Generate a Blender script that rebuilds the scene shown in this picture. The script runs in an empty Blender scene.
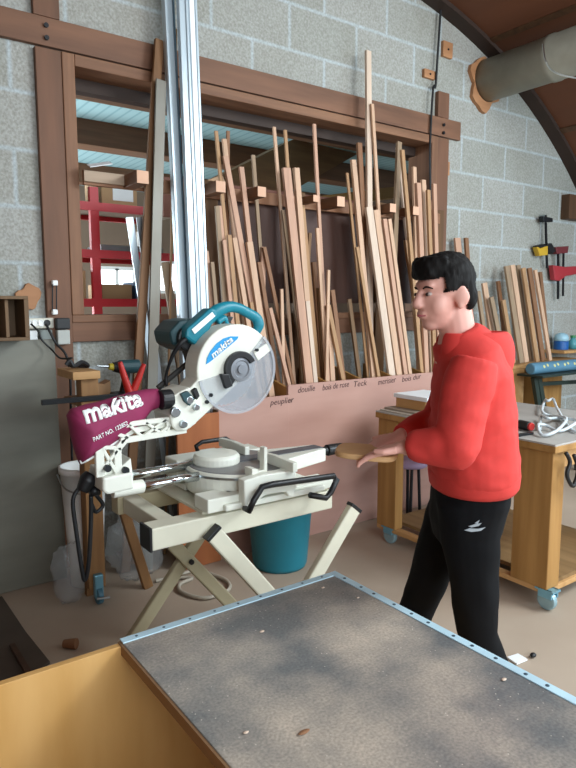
import bpy, bmesh, math, random
from mathutils import Vector, Matrix
from mathutils.bvhtree import BVHTree
from mathutils import noise as mnoise
random.seed(7)
scn = bpy.context.scene
COL = scn.collection
V = Vector

# ---------------------------------------------------------------- camera model
FPX = 635.0; PITCH = math.radians(7.1); YAW = math.radians(35.7); EYE = 1.35
def ray(px, py):
    x = (px-288)/FPX; y = -(py-384)/FPX
    f = math.cos(PITCH)+y*math.sin(PITCH); u = -math.sin(PITCH)+y*math.cos(PITCH)
    return V((x*math.cos(YAW)+f*math.sin(YAW), -x*math.sin(YAW)+f*math.cos(YAW), u))
O0 = V((0, 0, EYE))
def PY(px, py, Y): d = ray(px, py); return O0+d*(Y/d.y)
def PX(px, py, X): d = ray(px, py); return O0+d*(X/d.x)
def PZ(px, py, Z): d = ray(px, py); return O0+d*((Z-EYE)/d.z)
def PF(px, py, F):                       # upright plane facing the viewer at horizontal distance F
    d = ray(px, py); k = d.x*math.sin(YAW)+d.y*math.cos(YAW); return O0+d*(F/k)
def PL(px, py, a, b):                    # leaning plane Y = a + b*z
    d = ray(px, py); t = (a+b*EYE)/(d.y-b*d.z); return O0+d*t

cam = bpy.data.cameras.new('camera'); cam.sensor_fit = 'VERTICAL'; cam.sensor_height = 36; cam.lens = FPX/768*36
cam.clip_start = 0.02
co = bpy.data.objects.new('camera', cam); COL.objects.link(co)
co.location = O0; co.rotation_euler = (math.pi/2-PITCH, 0, -YAW)
scn.camera = co

# ---------------------------------------------------------------- materials
def lin(c): return tuple(((v/12.92) if v <= .04045 else ((v+.055)/1.055)**2.4) for v in c)
def hexc(h): h = h.lstrip('#'); return lin(tuple(int(h[i:i+2], 16)/255 for i in (0, 2, 4)))
MATS = {}
def mat(name, col, rough=.6, metal=0, var=.15, scale=(8, 8, 8), bump=0, col2=None, spec=.5, alpha=None, trans=0, detail=4, contrast=(.3, .7)):
    if name in MATS: return MATS[name]
    m = bpy.data.materials.new(name); m.use_nodes = True; nt = m.node_tree; N = nt.nodes; L = nt.links
    b = N['Principled BSDF']; c = hexc(col) if isinstance(col, str) else col
    b.inputs['Roughness'].default_value = rough; b.inputs['Metallic'].default_value = metal
    b.inputs['Specular IOR Level'].default_value = spec
    c2 = hexc(col2) if col2 else tuple(v*(1-var) for v in c)
    tc = N.new('ShaderNodeTexCoord'); mp = N.new('ShaderNodeMapping'); mp.inputs['Scale'].default_value = scale
    nz = N.new('ShaderNodeTexNoise'); nz.inputs['Scale'].default_value = 1; nz.inputs['Detail'].default_value = detail
    rp = N.new('ShaderNodeValToRGB'); rp.color_ramp.elements[0].color = (*c2, 1); rp.color_ramp.elements[1].color = (*c, 1)
    rp.color_ramp.elements[0].position = contrast[0]; rp.color_ramp.elements[1].position = contrast[1]
    L.new(tc.outputs['Object'], mp.inputs['Vector']); L.new(mp.outputs['Vector'], nz.inputs['Vector'])
    L.new(nz.outputs['Fac'], rp.inputs['Fac']); L.new(rp.outputs['Color'], b.inputs['Base Color'])
    if bump:
        bp = N.new('ShaderNodeBump'); bp.inputs['Strength'].default_value = bump; bp.inputs['Distance'].default_value = .005
        L.new(nz.outputs['Fac'], bp.inputs['Height']); L.new(bp.outputs['Normal'], b.inputs['Normal'])
    if alpha is not None: b.inputs['Alpha'].default_value = alpha
    if trans: b.inputs['Transmission Weight'].default_value = trans
    MATS[name] = m; return m
def wood(name, col, col2=None, axis='z', rough=.65, var=.25, s=22):
    sc = {'x': (1.6, s, s), 'y': (s, 1.6, s), 'z': (s, s, 1.6)}[axis]
    return mat(name, col, rough, 0, var, sc, bump=.15, col2=col2, detail=6)
def emis(name, col, strength):
    m = bpy.data.materials.new(name); m.use_nodes = True; nt = m.node_tree
    b = nt.nodes['Principled BSDF']; b.inputs['Emission Color'].default_value = (*hexc(col), 1); b.inputs['Emission Strength'].default_value = strength
    b.inputs['Base Color'].default_value = (.8, .8, .8, 1); return m

BAT = [wood('batten_pink', '#c79c82'), wood('batten_pale', '#d2ac8e'), wood('batten_tan', '#b28a62'), wood('batten_brown', '#8a6040'), wood('batten_white', '#dac3ae'), wood('batten_olive', '#77593a'), wood('batten_grey', '#9c8368')]
BI = dict(pink=0, pale=1, tan=2, brown=3, white=4, olive=5, grey=6)
beam_x = wood('beam_wood_x', '#7f5840', '#634330', 'x', s=14); beam_z = wood('beam_wood_z', '#79523b', '#5f412e', 'z', s=14)
frame_x = wood('frame_wood_x', '#8b6347', '#6a4731', 'x'); frame_z = wood('frame_wood_z', '#8b6347', '#6a4731', 'z')
dark_wood = wood('dark_wood', '#4f3422', '#3a2618', 'x'); dark_wood_z = wood('dark_wood_z', '#5d4028', '#452e1c', 'z')
hardboard = mat('brown_hardboard', '#47291d', .6, 0, .25, (3, 3, 3))
ply_pink = mat('pink_plywood', '#b99183', .6, 0, .12, (1.5, 10, 6), col2='#a67d70')
ply_yel = wood('yellow_plywood', '#d6ab6c', '#c39553', 'z', s=9)
varn = wood('varnished_board', '#b06a3c', '#97552c', 'z', s=12)
bench_wood = wood('bench_wood', '#ac8148', '#916833', 'z'); bench_light = wood('bench_light_wood', '#c59a66', '#b08450', 'y')
bench_top = mat('bench_top_grey', '#aeaaa4', .55, 0, .2, (6, 6, 6))
cream = mat('cream_paint', '#e4e6da', .45, 0, .08, (10, 10, 10)); cream_dusty = mat('cream_dusty', '#d4cfba', .6, 0, .2, (12, 12, 12), col2='#bfa98a')
stand_paint = mat('stand_paint', '#d9d6c2', .5, 0, .12, (7, 7, 7)); stand_shaded = mat('stand_shaded_paint', '#b3a98a', .6, 0, .15, (7, 7, 7))  # second stand colour is the same paint darkened, shade on the rear members
black = mat('black_plastic', '#16181b', .45, 0, .2); black_metal = mat('black_metal', '#1d2024', .4, .3, .2)
teal = mat('teal_plastic', '#0f7f92', .4, 0, .1); teal_dark = mat('dark_teal', '#21484f', .5, 0, .2)
bucket_m = mat('bucket_teal', '#1d7d90', .45, 0, .12)
chrome = mat('chrome', '#dfe6ea', .12, 1, .03); steel = mat('steel', '#b7c0c4', .3, 1, .1); alu = mat('aluminium', '#c6d6df', .35, .35, .08, (2, 2, 1)); alu_white = mat('white_aluminium', '#f2f8fb', .35, .0, .05, (2, 2, 1))
zinc = mat('zinc_strip', '#c0e2f0', .4, .0, .18, (14, 14, 14)); blued = mat('castor_blue', '#7fb6cc', .3, .5, .15)
purple = mat('maroon_cloth', '#8a2450', .75, 0, .18, (14, 14, 14), bump=.2); white = mat('white_paint', '#f2f4f2', .5, 0, .03)
red = mat('red_paint', '#c8202c', .45, 0, .12); red_grip = mat('red_grip', '#c42a24', .4, 0, .1)
hood_red = mat('hoodie_red', '#d03a34', .85, 0, .12, (30, 30, 30), bump=.1); trouser = mat('trouser_black', '#0b0c0f', .9, 0, .25, (20, 20, 20), spec=.2)
skin = mat('skin', '#dba596', .55, 0, .06, (9, 9, 9)); hair_m = mat('dark_hair', '#0d0a09', .75, 0, .4, (90, 90, 25), bump=.4, spec=.2)
card = mat('cardboard', '#b08d68', .8, 0, .1); paper = mat('paper', '#e9ecee', .8, 0, .03)
clear = mat('clear_guard', '#c6ccd4', .15, 0, .03, alpha=.28); bag_clear = mat('clear_plastic', '#c2c8ca', .08, 0, .2, (30, 30, 30), bump=1.0, spec=.9, alpha=.24)
blade_m = mat('blade_steel', '#c3c8cc', .3, .9, .08); blue_logo = mat('logo_blue', '#1f95d2', .5, 0, .05)
orange_wood = wood('orange_wood', '#b8855c', '#996a46', 'x', s=10); duct_m = mat('duct_grey', '#98978a', .5, .2, .2, (3, 8, 8))
rubber = mat('rubber_cable', '#15171a', .55, 0, .1); hose_m = mat('pale_hose', '#b9b2a2', .5, 0, .1)
ink = mat('ink', '#3b2428', .8, 0, .05)
sheet_m = mat('greige_board', '#77766a', .5, 0, .12, (2, 2, 8), col2='#66655a')
vault_m = mat('vault_brown', '#6b4028', .7, 0, .2, (4, 1.2, 4)); rib_m = mat('rib_dark', '#35241b', .7, 0, .2)

# concrete floor
def floor_mat():
    m = mat('concrete_floor', '#b5a593', .8, 0, .2, (1.3, 1.3, 1.3), col2='#a08f7d', bump=.05); return m
def block_mat():
    m = bpy.data.materials.new('concrete_block_wall'); m.use_nodes = True; nt = m.node_tree; N = nt.nodes; L = nt.links
    b = N['Principled BSDF']; b.inputs['Roughness'].default_value = .9; b.inputs['Specular IOR Level'].default_value = .2
    tc = N.new('ShaderNodeTexCoord'); sp = N.new('ShaderNodeSeparateXYZ'); cb = N.new('ShaderNodeCombineXYZ')
    L.new(tc.outputs['Object'], sp.inputs[0]); L.new(sp.outputs['X'], cb.inputs['X']); L.new(sp.outputs['Z'], cb.inputs['Y'])
    mp = N.new('ShaderNodeMapping'); mp.inputs['Location'].default_value = (-2.082, -.237, 0)
    L.new(cb.outputs[0], mp.inputs['Vector'])
    # slow wobble so the joints are hand laid
    br = N.new('ShaderNodeTexBrick'); br.offset = .5
    br.inputs['Scale'].default_value = 1; br.inputs['Brick Width'].default_value = .53; br.inputs['Row Height'].default_value = .2625
    br.inputs['Mortar Size'].default_value = .017; br.inputs['Mortar Smooth'].default_value = 1.0
    br.inputs['Color1'].default_value = (*hexc('#a0a29c'), 1); br.inputs['Color2'].default_value = (*hexc('#abaca8'), 1); br.inputs['Mortar'].default_value = (*hexc('#b7c1c6'), 1)
    L.new(mp.outputs[0], br.inputs['Vector'])
    nz = N.new('ShaderNodeTexNoise'); nz.inputs['Scale'].default_value = 75; nz.inputs['Detail'].default_value = 5
    n2 = N.new('ShaderNodeTexNoise'); n2.inputs['Scale'].default_value = 3; n2.inputs['Detail'].default_value = 3
    L.new(tc.outputs['Object'], nz.inputs['Vector']); L.new(tc.outputs['Object'], n2.inputs['Vector'])
    rp = N.new('ShaderNodeValToRGB'); rp.color_ramp.elements[0].position = .3; rp.color_ramp.elements[1].position = .7
    rp.color_ramp.elements[0].color = (.76, .74, .70, 1); rp.color_ramp.elements[1].color = (1.1, 1.1, 1.1, 1)
    L.new(nz.outputs['Fac'], rp.inputs['Fac'])
    r2 = N.new('ShaderNodeValToRGB'); r2.color_ramp.elements[0].color = (.84, .82, .78, 1); r2.color_ramp.elements[1].color = (1.05, 1.06, 1.08, 1)
    L.new(n2.outputs['Fac'], r2.inputs['Fac'])
    mx = N.new('ShaderNodeMix'); mx.data_type = 'RGBA'; mx.blend_type = 'MULTIPLY'; mx.inputs[0].default_value = 1
    L.new(br.outputs['Color'], mx.inputs[6]); L.new(rp.outputs['Color'], mx.inputs[7])
    m2 = N.new('ShaderNodeMix'); m2.data_type = 'RGBA'; m2.blend_type = 'MULTIPLY'; m2.inputs[0].default_value = 1
    L.new(mx.outputs[2], m2.inputs[6]); L.new(r2.outputs['Color'], m2.inputs[7])
    L.new(m2.outputs[2], b.inputs['Base Color'])
    bp = N.new('ShaderNodeBump'); bp.inputs['Strength'].default_value = .5; bp.inputs['Distance'].default_value = .01
    L.new(nz.outputs['Fac'], bp.inputs['Height']); L.new(bp.outputs['Normal'], b.inputs['Normal'])
    return m
def lid_mat():
    m = bpy.data.materials.new('dusty_grey_lid'); m.use_nodes = True; nt = m.node_tree; N = nt.nodes; L = nt.links
    b = N['Principled BSDF']; b.inputs['Roughness'].default_value = .42; b.inputs['Specular IOR Level'].default_value = .5
    tc = N.new('ShaderNodeTexCoord')
    def nz(s, d):
        n = N.new('ShaderNodeTexNoise'); n.inputs['Scale'].default_value = s; n.inputs['Detail'].default_value = d; L.new(tc.outputs['Object'], n.inputs['Vector']); return n
    def ramp(src, p0, c0, p1, c1):
        r = N.new('ShaderNodeValToRGB'); r.color_ramp.elements[0].position = p0; r.color_ramp.elements[1].position = p1
        r.color_ramp.elements[0].color = (*c0, 1); r.color_ramp.elements[1].color = (*c1, 1); L.new(src, r.inputs['Fac']); return r
    base = ramp(nz(4, 7).outputs['Fac'], .36, hexc('#6d7172'), .66, hexc('#bdb2a3'))
    fine = ramp(nz(160, 3).outputs['Fac'], .3, (.7, .7, .7), .7, (1.15, 1.12, 1.1))
    vo = N.new('ShaderNodeTexVoronoi'); vo.inputs['Scale'].default_value = 58; L.new(tc.outputs['Object'], vo.inputs['Vector'])
    spk = ramp(vo.outputs['Distance'], .07, (1, 1, 1), .11, (0, 0, 0))
    msk = ramp(nz(6, 3).outputs['Fac'], .44, (0, 0, 0), .56, (1, 1, 1))
    mul = N.new('ShaderNodeMix'); mul.data_type = 'RGBA'; mul.blend_type = 'MULTIPLY'; mul.inputs[0].default_value = 1
    L.new(base.outputs[0], mul.inputs[6]); L.new(fine.outputs[0], mul.inputs[7])
    mm = N.new('ShaderNodeMath'); mm.operation = 'MULTIPLY'; L.new(spk.outputs[0], mm.inputs[0]); L.new(msk.outputs[0], mm.inputs[1])
    mx = N.new('ShaderNodeMix'); mx.data_type = 'RGBA'; L.new(mm.outputs[0], mx.inputs[0]); L.new(mul.outputs[2], mx.inputs[6]); mx.inputs[7].default_value = (*hexc('#cfc7bb'), 1)
    L.new(mx.outputs[2], b.inputs['Base Color']); return m
def corr_mat():
    m = bpy.data.materials.new('pale_blue_boards'); m.use_nodes = True; nt = m.node_tree; N = nt.nodes; L = nt.links
    b = N['Principled BSDF']; b.inputs['Roughness'].default_value = .6
    tc = N.new('ShaderNodeTexCoord'); w = N.new('ShaderNodeTexWave'); w.bands_direction = 'X'; w.inputs['Scale'].default_value = 3.5
    L.new(tc.outputs['Object'], w.inputs['Vector'])
    r = N.new('ShaderNodeValToRGB'); r.color_ramp.elements[0].color = (*hexc('#7fa3ab'), 1); r.color_ramp.elements[1].color = (*hexc('#98bac0'), 1); r.color_ramp.elements[0].position = .02; r.color_ramp.elements[1].position = .2
    L.new(w.outputs['Color'], r.inputs['Fac']); L.new(r.outputs[0], b.inputs['Base Color']); return m

# ---------------------------------------------------------------- mesh helpers
def NB(): return bmesh.new()
def box(bm, c, s, R=None):
    c = V(c); vs = []
    for dx in (-.5, .5):
        for dy in (-.5, .5):
            for dz in (-.5, .5):
                p = V((dx*s[0], dy*s[1], dz*s[2])); vs.append(bm.verts.new(c+(R @ p if R else p)))
    for f in ((0, 1, 3, 2), (4, 6, 7, 5), (0, 4, 5, 1), (2, 3, 7, 6), (0, 2, 6, 4), (1, 5, 7, 3)): bm.faces.new([vs[i] for i in f])
    return bm
def box2(bm, a, b): return box(bm, [(a[i]+b[i])/2 for i in range(3)], [abs(b[i]-a[i]) for i in range(3)])
def frameof(d, up):
    d = d.normalized(); x = up.cross(d)
    if x.length < 1e-5: x = V((1, 0, 0)).cross(d)
    x.normalize(); y = d.cross(x); return x, y, d
def bar(bm, p0, p1, w, t, up=V((0, 1, 0))):       # w across (up x d), t along up
    p0 = V(p0); p1 = V(p1); x, y, d = frameof(p1-p0, V(up)); R = Matrix((x, y, d)).transposed()
    return box(bm, (p0+p1)/2, (w, t, (p1-p0).length), R)
def loft(bm, rings, caps=True, closed=True):
    rv = [[bm.verts.new(p) for p in r] for r in rings]; n = len(rv[0])
    for a, b in zip(rv, rv[1:]):
        for i in range(n):
            j = (i+1) % n
            if not closed and j == 0: continue
            bm.faces.new((a[i], a[j], b[j], b[i]))
    if caps: bm.faces.new(rv[0][::-1]); bm.faces.new(rv[-1])
    return bm
def smoothpath(pts, n=6):
    pts = [V(p) for p in pts]; out = []
    for i in range(len(pts)-1):
        p0 = pts[max(i-1, 0)]; p1 = pts[i]; p2 = pts[i+1]; p3 = pts[min(i+2, len(pts)-1)]
        for k in range(n):
            t = k/n; out.append(.5*((2*p1)+(p2-p0)*t+(2*p0-5*p1+4*p2-p3)*t*t+(3*p1-p0-3*p2+p3)*t**3))
    return out+[pts[-1]]
def tube(bm, pts, r, n=10, smooth=False, closed=False, flat=1.0):
    pts = smoothpath(pts) if smooth else [V(p) for p in pts]
    rr = r if isinstance(r, (list, tuple)) else [r]*len(pts)
    if len(rr) != len(pts): rr = [rr[min(int(i/(len(pts)-1)*(len(rr)-1)), len(rr)-2)]*(1-((i/(len(pts)-1)*(len(rr)-1)) % 1 if i < len(pts)-1 else 1))+rr[min(int(i/(len(pts)-1)*(len(rr)-1)), len(rr)-2)+1]*((i/(len(pts)-1)*(len(rr)-1)) % 1 if i < len(pts)-1 else 1) for i in range(len(pts))]
    up = V((.13, .97, .2)); rings = []; x = None
    for i, p in enumerate(pts):
        a = pts[i-1] if i else p; b = pts[i+1] if i < len(pts)-1 else p
        d = (b-a).normalized()
        if x is None: x, y, d = frameof(d, up)
        else:
            x = (x-d*x.dot(d)).normalized(); y = d.cross(x)
        rings.append([p+x*math.cos(2*math.pi*k/n)*rr[i]+y*math.sin(2*math.pi*k/n)*rr[i]*flat for k in range(n)])
    return loft(bm, rings)
def limb(bm, pts, n=16):      # pts: (pos, ra, rb, axis_a)   elliptical sections
    rings = []
    P = [V(p[0]) for p in pts]
    for i, (p, ra, rb, ax) in enumerate(pts):
        d = (P[min(i+1, len(P)-1)]-P[max(i-1, 0)]).normalized(); a = V(ax); a = (a-d*a.dot(d)).normalized(); b = d.cross(a)
        rings.append([V(p)+a*ra*math.cos(2*math.pi*k/n)+b*rb*math.sin(2*math.pi*k/n) for k in range(n)])
    return loft(bm, rings)
def lathe(bm, c, axis, prof, n=24, caps=True):     # prof: (radius, height along axis)
    x, y, d = frameof(V(axis), V((.2, .9, .31)) if abs(V(axis).normalized().y) < .9 else V((0, 0, 1))); c = V(c)
    return loft(bm, [[c+d*h+(x*math.cos(2*math.pi*k/n)+y*math.sin(2*math.pi*k/n))*max(r, 1e-4) for k in range(n)] for r, h in prof], caps)
def cyl(bm, p0, p1, r, n=24, r2=None):
    p0 = V(p0); p1 = V(p1); return lathe(bm, p0, p1-p0, [(r, 0), (r if r2 is None else r2, (p1-p0).length)], n)
def ell(bm, c, r, R=None, seg=20, rings=12):
    c = V(c); rr = []
    for i in range(rings+1):
        th = math.pi*i/rings; z = math.cos(th); q = max(math.sin(th), .004)
        ring = []
        for k in range(seg):
            a = 2*math.pi*k/seg; p = V((r[0]*q*math.cos(a), r[1]*q*math.sin(a), r[2]*z)); ring.append(c+(R @ p if R else p))
        rr.append(ring)
    return loft(bm, rr)
def prism(bm, pts, ext):       # pts: 3D planar polygon, ext: extrusion vector
    a = [bm.verts.new(V(p)) for p in pts]; b = [bm.verts.new(V(p)+V(ext)) for p in pts]; n = len(a)
    bm.faces.new(a); bm.faces.new(b[::-1])
    for i in range(n): bm.faces.new((a[i], b[i], b[(i+1) % n], a[(i+1) % n]))
    return bm
def ppx(bm, px, Y0, Y1, Yref=None):   # outline in a plane parallel to the wall, real thickness Y0..Y1
    Yr = Y0 if Yref is None else Yref
    pts = [PY(*p, Yr) for p in px]; pts = [V((p.x, Y0, p.z)) for p in pts]
    return prism(bm, pts, (0, Y1-Y0, 0))
def finish(name, bm, m, parent=None, bev=0, smooth=False, seg=2):
    bmesh.ops.recalc_face_normals(bm, faces=bm.faces[:])
    me = bpy.data.meshes.new(name); 
    if parent is not None: org = parent['_w']; org = V(org)
    else:
        xs = [v.co for v in bm.verts]; lo = V([min(p[i] for p in xs) for i in range(3)]); hi = V([max(p[i] for p in xs) for i in range(3)])
        org = V(((lo.x+hi.x)/2, (lo.y+hi.y)/2, lo.z))
    bmesh.ops.translate(bm, verts=bm.verts[:], vec=-org)
    bm.to_mesh(me); bm.free()
    ms = m if isinstance(m, (list, tuple)) else [m]
    for k in ms: me.materials.append(k)
    if smooth:
        for p in me.polygons: p.use_smooth = True
    o = bpy.data.objects.new(name, me); COL.objects.link(o)
    if parent is not None: o.parent = parent; o['_w'] = tuple(org)
    else: o.location = org; o['_w'] = tuple(org)
    if bev:
        md = o.modifiers.new('bevel', 'BEVEL'); md.width = bev; md.segments = seg; md.limit_method = 'ANGLE'; md.angle_limit = math.radians(40)
    return o
obj = finish
def tag(o, label, cat, group=None):
    o['label'] = label; o['category'] = cat
    if group: o['group'] = group
    return o
def thing(name, label, cat, loc, group=None):
    o = bpy.data.objects.new(name, None); COL.objects.link(o); o.location = loc; o.empty_display_size = .1; o['_w'] = tuple(loc)
    return tag(o, label, cat, group)
def struct(name, bm, m, **k): o = finish(name, bm, m, **k); o['kind'] = 'structure'; return o
def realize(bm, voxel, smooth=6, fac=.5):
    bmesh.ops.recalc_face_normals(bm, faces=bm.faces[:])
    me = bpy.data.meshes.new('t'); bm.to_mesh(me); bm.free(); o = bpy.data.objects.new('t', me); COL.objects.link(o)
    r = o.modifiers.new('r', 'REMESH'); r.mode = 'VOXEL'; r.voxel_size = voxel
    s = o.modifiers.new('s', 'SMOOTH'); s.iterations = smooth; s.factor = fac
    dg = bpy.context.evaluated_depsgraph_get(); dg.update(); m2 = bpy.data.meshes.new_from_object(o.evaluated_get(dg))
    out = bmesh.new(); out.from_mesh(m2); bpy.data.objects.remove(o); return out
def text_bm(s, p0, p1, height=None, bold=.0, shear=0, depth=.001, normal=V((0, -1, 0)), fitw=True):
    """lettering whose baseline runs from p0 towards p1"""
    cu = bpy.data.curves.new('t', 'FONT'); cu.body = s; cu.size = 1; cu.offset = bold; cu.shear = shear; cu.resolution_u = 3
    o = bpy.data.objects.new('t', cu); COL.objects.link(o); dg = bpy.context.evaluated_depsgraph_get(); dg.update()
    me = bpy.data.meshes.new_from_object(o.evaluated_get(dg)); bpy.data.objects.remove(o)
    bm = bmesh.new(); bm.from_mesh(me)
    xs = [v.co.x for v in bm.verts]; ys = [v.co.y for v in bm.verts]; x0, x1 = min(xs), max(xs); y0, y1 = min(ys), max(ys)
    p0 = V(p0); p1 = V(p1); dx = (p1-p0).normalized(); n = V(normal); dy = n.cross(dx).normalized()
    if dy.z < 0: dy = -dy
    W = (p1-p0).length; sx = W/(x1-x0); sy = (height/(y1-y0)) if height else sx
    for v in bm.verts: v.co = p0+dx*(v.co.x-x0)*sx+dy*(v.co.y)*sy
    return bm, n
def thicken(bm, n, d):
    r = bmesh.ops.extrude_face_region(bm, geom=bm.faces[:]); vs = [g for g in r['geom'] if isinstance(g, bmesh.types.BMVert)]
    bmesh.ops.translate(bm, verts=vs, vec=V(n)*d); return bm
def project(bm, target_bm, dirn, off=.0015):
    target_bm.faces.ensure_lookup_table(); t = BVHTree.FromBMesh(target_bm); dirn = V(dirn).normalized()
    for v in bm.verts:
        h, nn, i, d = t.ray_cast(v.co-dirn*.6, dirn)
        if h is not None: v.co = h-dirn*off
    return bm
def lettering(name, s, p0, p1, m, parent, height=None, bold=0, shear=0, target=None, dirn=V((0, 1, 0)), depth=.0012):
    bm, n = text_bm(s, p0, p1, height, bold, shear)
    if target is not None:
        bmesh.ops.subdivide_edges(bm, edges=bm.edges[:], cuts=1); bmesh.ops.triangulate(bm, faces=bm.faces[:]); project(bm, target, dirn)
    thicken(bm, -V(dirn), depth)
    return finish(name, bm, m, parent)

# ================================================================ THE SETTING
WY = 3.25                                     # inner face of the block wall
CX, CZ, CR = 2.7, -.57, 4.1                   # barrel vault circle
def vaultz(x): return CZ+math.sqrt(max(CR*CR-(x-CX)**2, 0))
bm = NB(); box2(bm, (-3, -3.4, -.06), (9, 9, 0)); struct('floor', bm, floor_mat())
ox0, ox1, oz0, oz1 = .99, 3.60, 1.27, 2.53    # opening
bm = NB(); xs = sorted(set([-1.3+i*.2 for i in range(41)]+[ox0, ox1])); xs = [x for x in xs if x <= 6.75]
for a, b in zip(xs, xs[1:]):
    def col(z0a, z0b, z1a, z1b):
        q = [(a, z0a), (b, z0b), (b, z1b), (a, z1a)]; prism(bm, [(x, WY, z) for x, z in q], (0, .2, 0))
    ta, tb = max(vaultz(a)+.03, .1), max(vaultz(b)+.03, .1)
    if a >= ox0-1e-6 and b <= ox1+1e-6: col(0, 0, oz0, oz0); col(oz1, oz1, ta, tb)
    else: col(0, 0, ta, tb)
wall_o = struct('wall_back', bm, block_mat())
wall_o.data.transform(Matrix.Translation(wall_o.location)); wall_o.location = (0, 0, 0)
# barrel vault of brown boards
bm = NB(); rings = []
for i in range(0, 61):
    t = math.radians(8)+math.radians(164)*i/60; c, s = math.cos(t), math.sin(t)
    rings.append([V((CX+CR*c, y, CZ+CR*s)) for y in (3.3, -1.2)]+[V((CX+(CR+.06)*c, y, CZ+(CR+.06)*s)) for y in (-1.2, 3.3)])
loft(bm, rings); struct('ceiling', bm, vault_m, smooth=False)
def arch(name, y0, y1, r0, r1, m):
    bm = NB(); rg = []
    for i in range(61):
        t = math.radians(8)+math.radians(164)*i/60; c, s = math.cos(t), math.sin(t)
        rg.append([V((CX+r0*c, y0, CZ+r0*s)), V((CX+r0*c, y1, CZ+r0*s)), V((CX+r1*c, y1, CZ+r1*s)), V((CX+r1*c, y0, CZ+r1*s))])
    loft(bm, rg); return struct(name, bm, m)
arch('trim_1', 3.14, 3.25, CR-.03, CR+.04, rib_m)
for k, t in enumerate((26, 40.5, 55, 70)):      # board joints running along the vault
    c, s = math.cos(math.radians(t)), math.sin(math.radians(t)); bm = NB()
    bar(bm, (CX+(CR-.004)*c, -1.2, CZ+(CR-.004)*s), (CX+(CR-.004)*c, 3.14, CZ+(CR-.004)*s), .05, .012, up=(c, 0, s)); struct('trim_%d' % (k+2), bm, dark_wood_z)
# timber framing of the opening
ty = WY-.03
bm = NB(); box2(bm, (-.6, ty, 2.556), (3.885, WY, 2.685)); struct('trim_6', bm, beam_x, bev=.003)
bm = NB(); box2(bm, (.865, ty-.004, 0), (.985, WY, 2.545)); box2(bm, (.865, ty-.004, 2.685), (.985, WY, 3.09)); struct('trim_7', bm, beam_z, bev=.003)
bm = NB(); box2(bm, (3.63, ty-.004, 1.0), (3.755, WY, 2.545)); box2(bm, (3.63, ty-.004, 2.685), (3.745, WY, 2.86)); struct('trim_8', bm, beam_z, bev=.003)
bm = NB(); box2(bm, (.985, ty, 1.165), (3.63, WY, 1.265)); struct('trim_9', bm, beam_x, bev=.003)
bm = NB()                                      # inner frame
box2(bm, (.985, ty-.01, 1.30), (1.045, WY+.19, 2.545)); box2(bm, (3.57, ty-.01, 1.30), (3.63, WY+.19, 2.545)); 
struct('window_1', bm, frame_z, bev=.004)
bm = NB(); box2(bm, (1.045, ty-.01, 2.49), (3.57, WY+.19, 2.545)); struct('trim_10', bm, frame_x, bev=.004)
bm = NB(); box2(bm, (1.045, WY+.12, 2.43), (3.57, WY+.19, 2.489)); struct('trim_20', bm, rib_m)  # dark strip standing in for the shadow under the lintel
bm = NB(); box2(bm, (.985, ty-.006, 1.262), (3.63, WY+.19, 1.30)); struct('trim_11', bm, frame_x, bev=.004)
bm = NB(); 
for x in (.92,):
    for z in (2.59, 2.645): cyl(bm, (x, ty-.004, z), (x, ty-.012, z), .011, 12)
for z in (2.58, 2.635): cyl(bm, (3.69, ty-.002, z), (3.69, ty-.012, z), .011, 12)
struct('trim_12', bm, black_metal)

# ---- store room beyond the opening
bm = NB(); box2(bm, (-.5, 8.8, 0), (8.5, 9, 3.2)); struct('wall_store', bm, mat('store_wall', '#7d6a5a', .8, 0, .15, (2, 2, 2)))
bm = NB(); box2(bm, (-.7, 3.45, 0), (-.5, 9, 3.2)); struct('wall_left', bm, mat('store_wall_left', '#8c8a84', .8))
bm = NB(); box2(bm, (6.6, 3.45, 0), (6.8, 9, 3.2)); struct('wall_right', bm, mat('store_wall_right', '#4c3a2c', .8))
bm = NB(); box2(bm, (-.5, 3.45, 2.95), (6.6, 9, 3.0)); so = struct('ceiling_store', bm, corr_mat())
for k, (y0, y1) in enumerate(((4.3, 4.5), (5.68, 5.9), (7.42, 7.6))):
    bm = NB(); box2(bm, (-.5, y0, 2.735), (6.6, y1, 2.95)); struct('trim_%d' % (13+k), bm, wood('store_beam', '#6e4c34', '#573a26', 'x'), bev=.004)
day = emis('daylight_pane', '#e6f1fa', 3.0)
for k, (a, b) in enumerate((((138, 232), (152, 254)), ((153, 262), (178, 292)), ((98, 268), (134, 296)))):
    p = PY(*a, 8.78); q = PY(*b, 8.78); bm = NB(); box2(bm, (p.x, 8.77, q.z), (q.x, 8.8, p.z)); w = struct('window_%d' % (k+2), bm, day)
    bm = NB(); xm = (p.x+q.x)/2
    for x in (p.x, xm, q.x): box2(bm, (x-.025, 8.74, q.z), (x+.025, 8.77, p.z))
    for z in (p.z, q.z): box2(bm, (p.x, 8.74, z-.025), (q.x, 8.77, z+.025))
    finish('window_frame', bm, white, w)
# sloping timber box beam in the store
bm = NB(); pa = PY(286, 172, 5.2); pb = PY(338, 140, 5.2); bar(bm, pa+V((-.7, 0, -.33)), pb+V((.3, .2, .14)), .42, .25, up=(0, 1, 0)); struct('trim_16', bm, wood('ply_beam', '#8a6844', '#77563a', 'x'))
bm = NB(); pa = PY(296, 206, 4.6); pb = PY(372, 190, 4.6); bar(bm, pa, pb+V((.8, 0, .1)), .10, .3); struct('trim_17', bm, wood('ochre_beam', '#9a7440', '#86632f', 'x'))

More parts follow.
